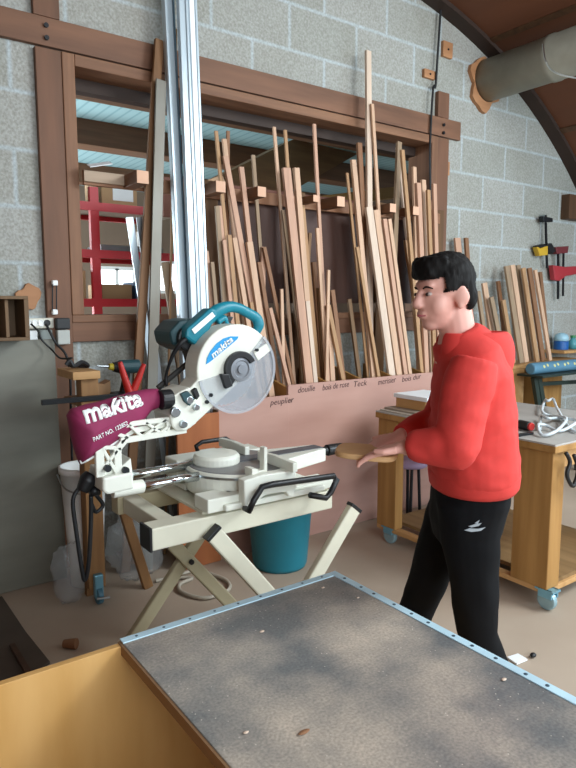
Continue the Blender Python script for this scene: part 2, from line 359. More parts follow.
# ---- lights (big glazed gable behind the viewer, glazing in the right flank, unseen fill added in the store)
def area(name, loc, target, sx, sy, power, col):
    l = bpy.data.lights.new(name, 'AREA'); l.shape = 'RECTANGLE'; l.size = sx; l.size_y = sy; l.energy = power; l.color = col
    o = bpy.data.objects.new(name, l); COL.objects.link(o); o.location = loc; o.rotation_euler = (V(target)-V(loc)).to_track_quat('-Z', 'Y').to_euler(); return o
area('gable_daylight', (1.0, -3.2, 2.1), (1.6, 3, 1.0), 4.5, 2.2, 125, (.86, .95, 1.0))
area('roof_daylight', (3.6, -.4, 3.2), (1.2, 1.8, .6), 1.5, 1.2, 105, (.88, .96, 1.0))
area('flank_daylight', (5.9, .2, 2.0), (1.5, 2.4, .9), 2.2, 1.4, 110, (.68, .88, 1.0))
area('store_fill', (-.3, 6.3, 1.5), (3.5, 5.6, 2.6), 3.5, 1.6, 220, (.85, .95, 1.0))  # no visible source, added to brighten the store ceiling
w = bpy.data.worlds.new('world'); scn.world = w; w.use_nodes = True
w.node_tree.nodes['Background'].inputs[0].default_value = (.78, .88, 1, 1); w.node_tree.nodes['Background'].inputs[1].default_value = .55

# ================================================================ VENTILATION DUCT
dc = V((4.18, WY, 3.035)); t = thing('ventilation_duct', 'fat grey round ventilation duct coming out of the block wall under the vault', 'duct', (4.18, WY, 3.035))
bm = NB(); lathe(bm, dc, (0, -1, 0), [(.15, 0), (.15, .55), (.156, .56), (.156, .60), (.15, .61), (.15, 1.55), (.156, 1.56), (.156, 1.6), (.15, 1.61), (.15, 3.0)], 32); obj('duct_tube', bm, duct_m, t, smooth=True)
bm = NB(); lathe(bm, dc+V((0, -1.02, 0)), (0, -1, 0), [(.153, 0), (.158, .004), (.158, .02), (.153, .024)], 32); obj('band', bm, steel, t, smooth=True)
bm = NB(); tube(bm, [PY(543, 44, 2.24)+V((0, 0, 0)), PY(546, 62, 2.2), PY(556, 73, 2.2), PY(576, 78, 2.15), PY(600, 80, 2.1)], .005, 6, smooth=True); o = obj('hanging_wire', bm, steel, t)
bm = NB(); pts = []
for k in range(28):
    a = 2*math.pi*k/28; r = .195+.03*math.sin(3*a+1)+.018*math.sin(7*a)
    if math.sin(a) > .5: r = min(r, .178)
    pts.append((dc.x-.01+r*math.cos(a), r*math.sin(a)+dc.z-.01))
bm = NB(); n = len(pts); vs = []
for y in (WY-.03, WY):
    vs.append([bm.verts.new((x, y, z)) for x, z in pts]); vs.append([bm.verts.new((dc.x+.1535*math.cos(2*math.pi*k/28), y, dc.z+.1535*math.sin(2*math.pi*k/28))) for k in range(28)])
for i in range(n):
    j = (i+1) % n
    for A, B in ((0, 1), (1, 3), (3, 2), (2, 0)): bm.faces.new((vs[A][i], vs[A][j], vs[B][j], vs[B][i]))
tag(obj('collar_board', bm, orange_wood), 'ragged orange wooden collar board around the duct where it meets the wall', 'board')
# wood pads and cable on the upper wall
for k, (x0, y0, x1, y1, lab) in enumerate(((441, 41, 450, 60, 'upright orange wooden pad on the wall nearest the duct'), (422, 69, 433, 81, 'small square wooden pad on the wall left of the hanging cable'), (440, 161, 447, 176, 'small wooden pad beside the right post below the lintel end'))):
    p = PY(x0, y0, WY); q = PY(x1, y1, WY); bm = NB(); box2(bm, (p.x, WY-.025, q.z), (q.x, WY, p.z)); tt = thing('wooden_pad', lab, 'wooden pad', ((p.x+q.x)/2, WY, q.z), 'wooden pads on the upper wall')
    obj('pad', bm, orange_wood, tt, bev=.004); bm = NB(); c = (p+q)/2; cyl(bm, (c.x, WY-.025, c.z), (c.x, WY-.03, c.z), .007, 10); obj('screw', bm, black_metal, tt)
bm = NB(); tube(bm, [PY(441, 6, WY-.036), PY(438, 50, WY-.036), PY(435.5, 86, WY-.036), PY(433, 90, WY-.045), PY(430, 150, WY-.045), PY(431, 200, WY-.045)], .008, 8, smooth=True); tag(obj('wall_cable', bm, rubber), 'dark cable running down the wall and right post of the opening', 'cable')
# wooden slice on the left wall
bm = NB(); pts = []
for k in range(22):
    a = 2*math.pi*k/22; r = .062+.012*math.sin(2*a+.6)+.007*math.sin(5*a); c = PY(27, 298, WY); pts.append(V((c.x+r*math.cos(a)*.85, WY-.02, c.z+r*math.sin(a)*1.15)))
prism(bm, pts, (0, .02, 0)); tag(obj('wood_slice', bm, orange_wood, bev=.004), 'irregular orange wood slice fixed to the wall above the power strip', 'wood slice')

# ================================================================ LUMBER RACK
t = thing('lumber_rack', 'long pink plywood crate with bays holding battens below the wall opening', 'lumber rack', (2.5, 2.85, 0))
fx0, fx1 = 2.05, 4.1
bm = NB(); box2(bm, (fx0, 2.85, .001), (fx1, 2.868, .905)); fp = obj('front_panel', bm, ply_pink, t, bev=.002)
bm = NB(); box2(bm, (1.60, 2.845, .001), (fx0, 2.863, .85)); fp2 = obj('low_front_panel', bm, ply_pink, t, bev=.002)
bm = NB(); box2(bm, (1.36, 2.835, .001), (1.60, 2.853, .80)); obj('end_panel', bm, varn, t, bev=.002)
bm = NB(); box2(bm, (1.62, 2.87, .60), (4.1, 3.205, .62)); obj('rack_floor', bm, ply_pink, t)
for x in (1.72, 2.05, 2.36, 2.63, 2.90, 3.2, 3.55, 3.85, 4.09):
    bm = NB(); h = .89 if x > 2 else .84
    prism(bm, [(x, 2.87, .62), (x, 3.17, .62), (x, 3.17, h+.07), (x, 2.87, h)], (.016, 0, 0)); obj('divider', bm, bench_wood, t)
for x in (1.72, 2.33, 3.02, 3.60):
    bm = NB(); box2(bm, (x, 3.180, .62), (x+.085, 3.206, 2.03)); obj('upright', bm, wood('rack_upright', '#6e4c28', '#573a1e', 'z'), t, bev=.003)
bm = NB(); box2(bm, (1.05, 3.162, 1.93), (3.62, 3.180, 2.0)); obj('rail', bm, wood('rail_wood', '#94694a', '#7a5238', 'x'), t, bev=.003)
bm = NB(); box2(bm, (1.05, 3.150, 1.945), (1.38, 3.162, 1.998)); obj('pale_rail_board', bm, wood('pale_rail', '#b09a84', '#98826c', 'x'), t, bev=.002)
bm = NB(); box2(bm, (1.72, 3.2065, 1.36), (3.56, 3.2115, 1.94)); obj('back_board', bm, hardboard, t)
bm = NB(); box2(bm, (1.74, WY+.5, 1.9), (3.5, WY+.54, 2.14)); struct('trim_18', bm, mat('red_brown_board', '#7a4c3c', .7))
peg_m = wood('peg_wood', '#7d5436', '#66432a', 'y'); end_m = mat('peg_end', '#d7ab8e', .7, 0, .08)
for px, py, s in ((143, 183, .062), (221, 194, .058), (262, 198, .055), (341, 208, .06), (393, 212, .055), (416, 214, .055), (316, 205, .04)):
    p = PY(px, py, 2.99); bm = NB(); box2(bm, (p.x-s/2, 2.992, 1.965-s/2), (p.x+s/2, 3.162, 1.965+s/2)); pg = obj('peg', bm, peg_m, t, bev=.002)
    bm = NB(); box2(bm, (p.x-s/2+.001, 2.99, 1.965-s/2+.001), (p.x+s/2-.001, 2.993, 1.965+s/2-.001)); obj('end_grain', bm, end_m, pg)
RACK = t
for s, a, b, Y in (('peuplier', (270, 405.5), (294, 402), 2.845), ('douille', (298, 393), (315, 390.5), 2.85), ('bois de rose', (322.5, 390.5), (349, 386.5), 2.85), ('Teck', (354, 387), (367, 385), 2.85), ('merisier', (378, 385), (396, 382), 2.85), ('bois dur', (402, 382), (421, 378.5), 2.85)):
    p, q = PY(*a, Y), PY(*b, Y); lettering('handwriting', s, p, q, ink, fp if Y == 2.85 else fp2, height=.034 if s != 'peuplier' else .042, shear=.25, bold=-.004)

# ---- battens standing in the rack
DB = [  # cluster, top px, lower px, width px, tone, layer
 ('saw', (206, 251), (211, 305), 4, 'pink', 1), ('saw', (216, 131), (231, 290), 3.2, 'tan', 2), ('saw', (215, 206), (222, 300), 4, 'grey', 1), ('saw', (220, 206), (229, 300), 4, 'pink', 2),
 ('saw', (224, 139), (240, 290), 4, 'pale', 3), ('saw', (228, 131), (227, 290), 3, 'brown', 4), ('saw', (225, 156), (246, 260), 5, 'pink', 1), ('saw', (229, 235), (236, 310), 4, 'tan', 0), ('saw', (224, 240), (231, 310), 3.5, 'pink', 0),
 ('saw', (234, 238), (249, 330), 4.5, 'pale', 0), ('saw', (241, 167), (256, 300), 4.5, 'pink', 2), ('saw', (253, 155), (264, 300), 3.4, 'grey', 3), ('saw', (249, 242), (264, 345), 6, 'pale', 0), ('saw', (263, 247), (262, 330), 4.5, 'pink', 1),
 ('saw', (228, 280), (237, 320), 4, 'grey', 0), ('saw', (236, 283), (248, 320), 4, 'pale', 0), ('saw', (251, 302), (255, 330), 3.5, 'tan', 0), ('saw', (264, 247), (291, 375), 3.5, 'brown', 2), ('saw', (270, 308), (289, 385), 3.6, 'pink', 0), ('saw', (281.5, 289), (284, 388), 3, 'pale', 0), ('saw', (212, 262), (217, 310), 3.5, 'grey', 0), ('saw', (243, 262), (250, 320), 4, 'tan', 2), ('saw', (257, 262), (268, 330), 4, 'brown', 3),
 ('middle', (274, 127), (290, 330), 3, 'pale', 3), ('middle', (285, 130), (294, 260), 3, 'tan', 4), ('middle', (286, 168), (308, 375), 8, 'pink', 0), ('middle', (296, 168), (313, 375), 5.5, 'pale', 1), ('middle', (283, 210), (300, 340), 3.2, 'grey', 1), ('middle', (301, 205), (314, 345), 4.5, 'tan', 2),
 ('middle', (314, 124), (326, 345), 3.2, 'pink', 2), ('middle', (310, 233), (306, 300), 3, 'tan', 3), ('middle', (317, 228), (325, 350), 3.2, 'pale', 1), ('middle', (328.5, 270), (324, 350), 3, 'pale', 0), ('middle', (307, 301), (318, 376), 4.5, 'white', 0), ('middle', (319, 288), (324, 370), 3.5, 'olive', 2), ('middle', (312, 262), (321, 374), 4.5, 'brown', 3), ('middle', (328, 305), (350, 372), 4.2, 'tan', 1), ('middle', (332, 290), (347, 365), 4.5, 'brown', 3), ('middle', (349, 299), (358, 368), 4, 'olive', 3), ('middle', (329, 320), (332, 377), 5, 'pale', 0), ('middle', (303, 262), (311, 372), 4, 'olive', 3), ('middle', (336, 330), (340, 372), 4, 'grey', 2),
 ('tall', (368.5, 207), (391, 372), 7.5, 'white', 0), ('tall', (375.5, 210), (398, 371), 6.5, 'pale', 0), ('tall', (384, 219), (404.5, 370), 4.5, 'pink', 0), ('tall', (389, 219), (409, 369), 4, 'pale', 0), ('tall', (357, 247), (384, 370), 3.4, 'tan', 1), ('tall', (347, 173), (360, 300), 2.6, 'tan', 2), ('tall', (353, 160), (366, 300), 5, 'pale', 1), ('tall', (359, 143), (370, 300), 5, 'brown', 4), ('tall', (368, 51), (370, 330), 5.5, 'white', 3), ('tall', (372, 104), (384, 300), 3.2, 'pale', 4),
 ('boy', (399, 142), (394, 260), 5, 'grey', 3), ('boy', (397, 147), (409, 260), 5, 'white', 4), ('boy', (402, 150), (415, 300), 4, 'tan', 2), ('boy', (414, 167), (417, 300), 4, 'pale', 2), ('boy', (409, 237), (418, 360), 3.5, 'pale', 0), ('boy', (406, 240), (425, 372), 4.5, 'tan', 1), ('boy', (418, 183), (424, 320), 5, 'pink', 1), ('boy', (423, 180), (429, 320), 5, 'pale', 2), ('boy', (428, 190), (433, 330), 4, 'tan', 0), ('boy', (434, 184), (438, 330), 4.4, 'pink', 1), ('boy', (430, 210), (441, 330), 4, 'brown', 3), ('boy', (413, 200), (420, 330), 4, 'olive', 4),
]
ORD = ['first', 'second', 'third', 'fourth', 'fifth', 'sixth', 'seventh', 'eighth', 'ninth', 'tenth', 'eleventh', 'twelfth', 'thirteenth', 'fourteenth', 'fifteenth', 'sixteenth', 'seventeenth', 'eighteenth', 'nineteenth', 'twentieth', 'twenty-first', 'twenty-second', 'twenty-third', 'twenty-fourth', 'twenty-fifth']
WHERE = dict(saw='by top among battens behind the saw head', middle='by top in the bundle at the middle upright', tall='by top in the bundle with the tallest batten', boy='by top among battens behind the boy\'s face', wall='by top among battens leaning on the right wall')
TN = dict(pink='pinkish', pale='pale', tan='tan', brown='brown', white='whitish', olive='dark olive', grey='greyish')
GRP = dict(saw='battens in the left bays of the rack', middle='battens in the middle bays of the rack', tall='battens in the bay under the tallest batten', boy='battens in the right bays of the rack', wall='battens leaning on the right wall')
def rank(D, e): return sorted([d for d in D if d[0] == e[0]], key=lambda d: d[1][0]).index(e)
def label_batten(D, e, ln):
    w = 'wide' if e[3] >= 5.5 else ('narrow' if e[3] < 3.6 else 'slim')
    return '%s %s batten, %s from left %s' % (w, TN[e[4]], ORD[rank(D, e)], WHERE[e[0]])
def bvh_of(o):
    bm = bmesh.new(); bm.from_mesh(o.data); bmesh.ops.translate(bm, verts=bm.verts[:], vec=V(o['_w'])); t = BVHTree.FromBMesh(bm); bm.free(); return t
STATIC = [bvh_of(o) for o in bpy.data.objects if o.type == 'MESH' and (o.parent is RACK or (o.parent and o.parent.parent is RACK) or o.name.startswith('trim_'))]
BAYS = [1.64, 1.72, 2.05, 2.36, 2.63, 2.90, 3.2, 3.55, 3.85, 4.09]
PLACED = []
def try_batten(e, make, nlay):
    best = None
    for ly in sorted(range(nlay), key=lambda k: abs(k-e[5])):
        for dx in (0, .006, -.006, .012, -.012):
            bm = make(ly, dx); t = BVHTree.FromBMesh(bm); hits = sum(1 for q in STATIC if t.overlap(q))+sum(1 for q in PLACED if t.overlap(q))
            if best is None or hits < best[0]:
                if best: best[1].free()
                best = (hits, bm, t)
            else: bm.free()
            if best[0] == 0: break
        if best[0] == 0: break
    PLACED.append(best[2]); return best[1]
for e in DB:
    cl, a, b, wpx, tone, ly0 = e
    def make(ly, dx):
        A = 2.897+.0245*ly; B = .06
        p = PL(*a, A, B); q = PL(*b, A, B); d = (q-p); zb = .625
        q2 = p+d*((zb-p.z)/d.z); lip = p+d*((.93-p.z)/d.z)
        dep = (p.x*math.sin(YAW)+p.y*math.cos(YAW)); w = max(wpx*dep/FPX*1.13, .012); th = min(max(w*.6, .011), .020)
        k = max(i for i in range(len(BAYS)-1) if BAYS[i] <= max(lip.x, 1.65)); lo, hi = BAYS[k]+.018+w/2, BAYS[k+1]-.003-w/2
        q2.x = min(max(q2.x, lo), hi)+dx; p = p+V((dx, 0, 0)); q2.z = zb+.004
        bm = NB(); bar(bm, q2, p, w, th, up=(0, 1, 0)); return bm
    tag(obj('batten', try_batten(e, make, 6), BAT[BI[tone]], bev=.0012, seg=1), label_batten(DB, e, 0), 'batten', GRP[cl])
# ---- battens on the right ledge, against the wall
DW = [('wall', (457, 238), (466, 330), 7, 'pink', 3), ('wall', (466, 238), (472, 330), 4.5, 'brown', 3), ('wall', (478, 291), (487, 352), 4, 'grey', 1), ('wall', (484, 283), (495, 355), 6, 'pale', 2), ('wall', (491, 297), (503, 357), 5, 'grey', 0), ('wall', (498, 281), (507, 358), 4, 'brown', 3), ('wall', (503, 300), (513, 360), 4.5, 'tan', 1), ('wall', (506.5, 266), (521, 361), 6, 'grey', 0), ('wall', (512, 265), (526, 361), 6, 'pale', 1), ('wall', (518, 265), (532, 361), 5, 'grey', 2), ('wall', (523, 268), (537, 361), 5, 'tan', 0), ('wall', (529, 268), (543, 361), 5.5, 'brown', 1), ('wall', (535, 270), (550, 360), 4, 'pale', 0), ('wall', (540, 272), (548, 350), 4, 'brown', 3)]
LZ = .885
for e in DW:
    cl, a, b, wpx, tone, ly0 = e
    def make(ly, dx):
        A = 2.90+.025*ly; B = .12
        p = PL(*a, A, B); q = PL(*b, A, B); d = q-p; q2 = p+d*((LZ+.0065-p.z)/d.z)
        dep = (p.x*math.sin(YAW)+p.y*math.cos(YAW)); w = wpx*dep/FPX*1.15; bm = NB(); bar(bm, q2+V((dx, 0, 0)), p+V((dx, 0, 0)), w, min(w*.6, .019), up=(0, 1, 0)); return bm
    tag(obj('batten', try_batten(e, make, 6), BAT[BI[tone]], bev=.0012, seg=1), label_batten(DW, e, 0), 'batten', GRP[cl])
# ledge cabinet below them
t = thing('wall_bench', 'low wooden wall bench carrying the leaning battens behind the boy', 'bench', (4.8, 3.0, 0))
bm = NB(); box2(bm, (4.12, 2.95, LZ-.03), (5.35, 3.24, LZ-.001)); obj('ledge_board', bm, bench_light, t, bev=.003)
bm = NB(); box2(bm, (4.18, 2.955, 0), (4.42, 3.2, LZ-.03)); obj('side_box', bm, bench_light, t, bev=.003)
bm = NB(); box2(bm, (4.72, 2.98, 0), (5.0, 3.2, LZ-.03)); obj('end_box', bm, bench_wood, t, bev=.003)
bm = NB(); box2(bm, (4.42, 3.17, 0), (5.3, 3.2, LZ-.03)); obj('back_panel', bm, dark_wood_z, t)

# ================================================================ STANDING PROFILES AT THE LEFT OF THE RACK
def leaner(name, a, b, a2, wpx, th, m, label, cat, group, A=2.98, B=.075, floor_to=True, extend=0, parts=None):
    p = PL(*a, A, B); q = PL(*b, A, B); d = q-p
    if extend: p = p-d.normalized()*extend
    q2 = p+(q-p)*((.0-p.z)/(q.z-p.z))
    dep = (q.x*math.sin(YAW)+q.y*math.cos(YAW)); w = wpx*dep/FPX*1.15
    bm = NB(); bar(bm, q2+V((0, 0, .004)), p, w, th, up=(0, 1, 0)); return tag(obj(name, bm, m, bev=.002, seg=1), label, cat, group), p, q2, w
def profile(name, a, b, w, m, label, A, B, extend, grooves):
    p = PL(*a, A, B); q = PL(*b, A, B); d = (q-p).normalized(); p = p-d*extend; q2 = p+(q-p)*((.006-p.z)/(q.z-p.z))
    t = thing(name, label, 'profile', q2, 'metal profiles standing left of the battens')
    x, y, dd = frameof(q2-p, V((0, 1, 0)))
    bm = NB(); bar(bm, q2, p, w, .03); obj('web', bm, m, t, bev=.002, seg=1)
    for off, gw, gm in grooves:
        bm = NB(); o = x*off-y*.017*(1 if y.y > 0 else -1); bar(bm, q2+o, p+o, gw, .012); obj('flange', bm, gm, t, bev=.001, seg=1)
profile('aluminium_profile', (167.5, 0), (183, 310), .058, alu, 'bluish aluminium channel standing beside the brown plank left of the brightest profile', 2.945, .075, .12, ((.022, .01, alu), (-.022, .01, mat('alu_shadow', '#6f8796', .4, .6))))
profile('aluminium_profile', (185, 0), (197, 300), .085, alu, 'brightest white aluminium profile with grooves, tallest object left of the battens', 2.893, .07, .12, ((-.026, .028, alu_white), (.002, .012, alu), (-.05, .012, alu)))
leaner('brown_plank', (159, 40), (138, 370), None, 8, .022, wood('plank_brown', '#7d5836', '#664526', 'z'), 'long brown plank leaning right against the lintel behind the grey strip', 'plank', None, A=2.985, B=.07)
leaner('grey_strip', (161, 80), (152.5, 375), None, 9.5, .012, mat('grey_strip_m', '#84857f', .45, .3, .3, (3, 3, 1.2), col2='#5f5648'), 'flat grey metal strip leaning in front of the brown plank', 'metal strip', None, A=2.945, B=.07)
leaner('thin_stick', (176, 29), (173, 170), None, 2, .01, BAT[BI['tan']], 'thin tan stick rising between the two aluminium profiles', 'stick', None, A=3.085, B=.03)
leaner('grey_strip', (129.5, 217), (146, 330), None, 6, .014, alu, 'short pale grey strip leaning left, in front of the red shelving, outer one', 'metal strip', 'short strips before the red shelving', A=3.125, B=.02)
leaner('grey_strip', (139, 217), (153, 330), None, 5, .014, mat('alu_dull', '#8f9498', .5, .5), 'short dull grey strip leaning left, nearer the brown plank', 'metal strip', 'short strips before the red shelving', A=3.10, B=.03)
leaner('pale_plank', (165, 262), (177, 345), None, 7, .018, BAT[BI['grey']], 'short greyish plank between the grey strip and the aluminium channel', 'plank', None, A=3.12, B=.02)
bm = NB(); a = PY(88, 178, 3.14); prism(bm, [(a.x, 3.10, 2.002), (a.x+.11, 3.10, 2.03), (a.x+.11, 3.15, 2.05), (a.x, 3.15, 2.022)], (0, 0, .003)); tag(obj('paper_sheet', bm, paper), 'bent white paper sheet lying on the pale rail board', 'paper')

# ---- red shelving in the store
SY = 4.4; t = thing('shelving_unit', 'red metal shelving unit seen through the opening at left', 'shelving', (1.6, SY, 0))
for x in (.72, 1.53, 2.2):
    for y in (SY, SY+.5):
        bm = NB(); box2(bm, (x-.03, y, 0), (x+.03, y+.04, 2.15)); obj('upright', bm, red, t)
for z in (1.365, 1.70, 2.02):
    for y in (SY-.005, SY+.5):
        bm = NB(); box2(bm, (.69, y, z-.028), (2.23, y+.03, z+.028)); obj('shelf_beam', bm, red, t)
    bm = NB(); box2(bm, (.69, SY+.03, z+.005), (2.23, SY+.5, z+.02)); obj('shelf_board', bm, mat('shelf_board', '#9a8a7a', .7), t)
def carton(x0, x1, y0, y1, z, h, m, label, name='carton', cat='box', strip=False):
    bm = NB(); box2(bm, (x0, y0, z), (x1, y1, z+h)); t = tag(obj(name, bm, m, bev=.003), label, cat); 
    if strip:
        bm = NB(); box2(bm, (x0+.08, y0-.003, z+.04), (x1-.03, y0, z+h-.04)); obj('label_sheet', bm, paper, t)
carton(1.60, 1.86, SY+.05, SY+.4, 2.041, .2, card, 'carton with white label on the top red shelf', strip=True)
carton(1.34, 1.47, SY+.06, SY+.3, 1.386, .2, card, 'upright carton left of the red upright on the bottom shelf')
carton(1.58, 1.80, SY+.05, SY+.35, 1.386, .11, card, 'low brown carton right of the red upright on the bottom shelf')
carton(1.83, 1.98, SY+.06, SY+.3, 1.386, .13, mat('blue_box', '#3a5a7c', .6), 'dark blue box beside the low carton on the bottom shelf')
carton(.95, 1.45, SY+.1, SY+.4, 2.041, .14, card, 'flat carton at the left end of the top red shelf')
carton(1.62, 2.1, SY+.15, SY+.45, 1.721, .06, mat('grey_tray', '#9aa2a6', .6), 'flat grey tray on the middle red shelf', 'tray', 'tray')

# ================================================================ LEFT CORNER
bm = NB(); p = PY(-60, 343, 3.16); q = PY(55, 341, 3.16)
b0 = PY(63.5, 575, 3.12); prism(bm, [(.30, 3.09, .004), (b0.x+.01, 3.09, .004), (q.x, 3.17, 1.185), (.30, 3.17, 1.185)], (0, .02, 0))
tag(obj('sheet_panel', bm, sheet_m, bev=.002), 'large greyish beige sheet panel standing upright at the left edge', 'panel')
# open wooden box on brackets above the panel
t = thing('wall_box', 'small brown open wooden box on the wall at the left edge', 'wall box', (.58, 3.1, 1.19))
m_box = wood('box_brown', '#755a3c', '#5d452c', 'z')
for a, b, n_ in (((.44, 3.03, 1.19), (.735, 3.225, 1.205), 'bottom_board'), ((.44, 3.03, 1.375), (.735, 3.225, 1.39), 'top_board'), ((.715, 3.03, 1.205), (.735, 3.225, 1.375), 'side_board'), ((.44, 3.21, 1.205), (.715, 3.225, 1.375), 'back_board'), ((.64, 3.06, 1.205), (.655, 3.21, 1.375), 'divider')):
    bm = NB(); box2(bm, a, b); obj(n_, bm, m_box, t, bev=.002)
# power strip and plugs
t = thing('power_strip', 'white power strip with sockets on the wall below the wood slice', 'power strip', PY(38, 323, WY))
a, b = PY(24, 318, WY), PY(52, 328, WY); bm = NB(); box2(bm, (a.x, WY-.04, b.z), (b.x, WY, a.z)); obj('strip_body', bm, mat('ivory_plastic', '#d8d6c8', .5), t, bev=.006)
for px in (29, 35, 41, 47):
    c = PY(px, 323, WY-.04); bm = NB(); lathe(bm, (c.x, WY-.040, c.z), (0, -1, 0), [(.016, 0), (.016, .004), (.012, .004), (.011, .001)], 16); obj('socket', bm, white if px != 47 else black, t)
for px, py, x1, y1, m_, lab, nm, cat in ((24, 331, 38, 341, paper, 'white cover plate on the wall under the power strip', 'cover_plate', 'plate'), (55, 318, 69, 329, black, 'black transformer plugged at the right end of the power strip', 'power_adapter', 'adapter'), (56, 330, 69, 344, mat('grey_plug', '#b9bcb6', .5), 'pale grey plug box below the black transformer', 'plug_box', 'plug'), (40, 330, 53, 340, mat('grey_plug2', '#8b938f', .5), 'grey socket plate below the middle of the power strip', 'socket_plate', 'socket')):
    a, b = PY(px, py, WY-.05), PY(x1, y1, WY-.05); bm = NB(); y0 = WY-.055 if a.x+b.x > 1.72 else WY-.03; y1_ = WY if b.x < .86 else ty-.004
    box2(bm, (a.x, y0-.02, b.z), (b.x, y1_, a.z)); tag(obj(nm, bm, m_, bev=.005), lab, cat)
def cable(name, pts, r, m, label):
    for p in pts: p.y = min(p.y, 3.19) if p.z > .3 else min(p.y, 2.78)
    bm = NB(); tube(bm, pts, r, 8, smooth=True); return tag(obj(name, bm, m, smooth=True), label, 'cable')
cable('power_cable', [PY(46, 324, 3.18), PY(50, 332, 3.16), PY(56, 343, 3.15), PY(66, 355, 3.12), PY(70, 375, 3.1), PY(71, 420, 3.11), PY(72, 460, 3.11)], .006, rubber, 'black cable dropping from the power strip behind the sheet panel edge')
cable('power_cable', [PY(31, 324, 3.18), PY(38, 331, 3.15), PY(42, 340, 3.14), PY(52, 350, 3.12), PY(60, 358, 3.0), PY(72, 358, 2.9)], .0045, rubber, 'thin black cable looping from the left sockets of the power strip')
t = thing('door_rod', 'thin dark rod with two white knobs on the left post', 'rod', PY(55, 312, ty-.01))
for n_, py in (('knob', 283), ('knob', 312)):
    c = PY(54.5, py, ty-.02); bm = NB(); box(bm, c, (.026, .03, .026)); obj(n_, bm, white, t, bev=.005)
for dx in (-2, 2):
    bm = NB(); cyl(bm, PY(54.5+dx, 284, ty-.03), PY(54.5+dx, 311, ty-.03), .003, 8); obj('rod', bm, black_metal, t)

# wooden trestle behind the saw
t = thing('wooden_trestle', 'tall wooden trestle stand behind the dust bag with tool shelf', 'trestle', (.95, 2.85, 0)); tw = wood('trestle_wood', '#9c7448', '#835d36', 'z')
bm = NB(); box2(bm, (.868, 2.75, .065), (.945, 2.79, 1.03)); obj('post', bm, tw, t, bev=.003)
bm = NB(); box2(bm, (.88, 2.825, .002), (.94, 2.862, 1.03)); obj('post', bm, tw, t, bev=.003)
bm = NB(); bar(bm, PY(148, 590, 2.76)+V((0, 0, .015)), PY(114, 480, 2.76), .045, .035); obj('slanting_leg', bm, tw, t, bev=.003)
p = PY(114, 480, 2.76); bm = NB(); bar(bm, p, p+V((-.12, .0, .36)), .045, .035); obj('slanting_leg', bm, tw, t, bev=.003)
bm = NB(); box2(bm, (.825, 2.72, 1.03), (.945, 2.95, 1.065)); obj('top_board', bm, wood('trestle_top', '#c49a68', '#ad8352', 'x'), t, bev=.003)
bm = NB(); box2(bm, (.85, 2.70, .91), (1.24, 2.95, .934)); obj('shelf_board', bm, tw, t, bev=.003)
c = V((.905, 2.735, .05)); bm = NB(); box(bm, c+V((0, 0, .035)), (.04, .03, .11)); cst = obj('castor', bm, blued, t, bev=.006); bm = NB(); cyl(bm, c+V((-.012, 0, -.01)), c+V((.012, 0, -.01)), .04, 20); obj('wheel', bm, mat('wheel_blue', '#4f7f93', .4), cst, bev=.004)
bm = NB(); cyl(bm, PZ(97, 599, .045), PZ(110, 597, .045), .006, 10); obj('castor_lever', bm, steel, cst)
# drill
D = lambda px, py, dy=0: PY(px, py, 2.80+dy)
t = thing('cordless_drill', 'dark pistol drill pointing left on the trestle shelf above the dust bag', 'drill', D(126, 395))
bm = NB(); cyl(bm, D(119, 367), D(139, 366), .032, 20); obj('motor_housing', bm, teal_dark, t, bev=.006)
bm = NB(); cyl(bm, D(113, 367), D(120, 367), .021, 16, .03); obj('chuck', bm, black, t)
bm = NB(); cyl(bm, D(109, 366.5), D(113.5, 367), .014, 14, .018); obj('torque_ring', bm, mat('yellow_plastic', '#b5a52c', .5), t)
bm = NB(); cyl(bm, D(97, 366), D(109.5, 366.5), .005, 10, .006); obj('drill_bit', bm, steel, t)
bm = NB(); tube(bm, [D(126, 370), D(125.5, 380), D(123, 394)], [.022, .018, .02], 12, smooth=True); obj('grip', bm, black, t)
bz = .935; g = D(122, 396); bm = NB(); box2(bm, (g.x-.045, 2.765, bz), (g.x+.045, 2.835, g.z+.02)); obj('battery', bm, black, t, bev=.006)
# red-handled clamp
t = thing('spring_clamp', 'red handled spring clamp standing upright beside the drill', 'clamp', PY(130, 396, 2.71))
bm = NB(); tube(bm, [PY(120, 362, 2.715), PY(124, 376, 2.715), PY(130, 394, 2.715)], [.010, .015, .019], 12, smooth=True); obj('handle', bm, red_grip, t, smooth=True)
bm = NB(); tube(bm, [PY(144, 364, 2.715), PY(139, 377, 2.715), PY(132, 394, 2.715)], [.010, .015, .019], 12, smooth=True); obj('handle', bm, red_grip, t, smooth=True)
c = PY(131, 396, 2.715); bm = NB(); box2(bm, (c.x-.03, 2.705, .958 if False else .935), (c.x+.03, 2.755, c.z)); obj('jaws', bm, red_grip, t, bev=.01)
bm = NB(); a = PY(42, 405, 2.72); box2(bm, (a.x, 2.715, .935), (a.x+.33, 2.735, .957)); o = tag(obj('steel_bar', bm, black_metal, bev=.001), 'black flat steel bar sticking out left from under the dust bag', 'bar')
bm = NB(); a = PY(87, 410, 2.85); b = PY(112, 390, 2.85); prism(bm, [(a.x, 2.868, .935), (b.x, 2.868, .935), (b.x, 2.868, 1.0), (b.x-.03, 2.868, .985), (a.x, 2.868, 1.005)], (0, .07, 0)); tag(obj('wood_offcut', bm, BAT[2]), 'tan wood offcut on the trestle shelf behind the dust bag', 'offcut')
bm = NB(); 
tps = [PY(66, 365, 2.8), PY(70, 361, 2.8), PY(74, 366, 2.8), PY(82, 362, 2.82), PY(88, 367, 2.84), PY(78, 368, 2.87), PY(72, 367, 2.88), PY(68, 363, 2.88)]
for p in tps: p.z = max(p.z, 1.077)
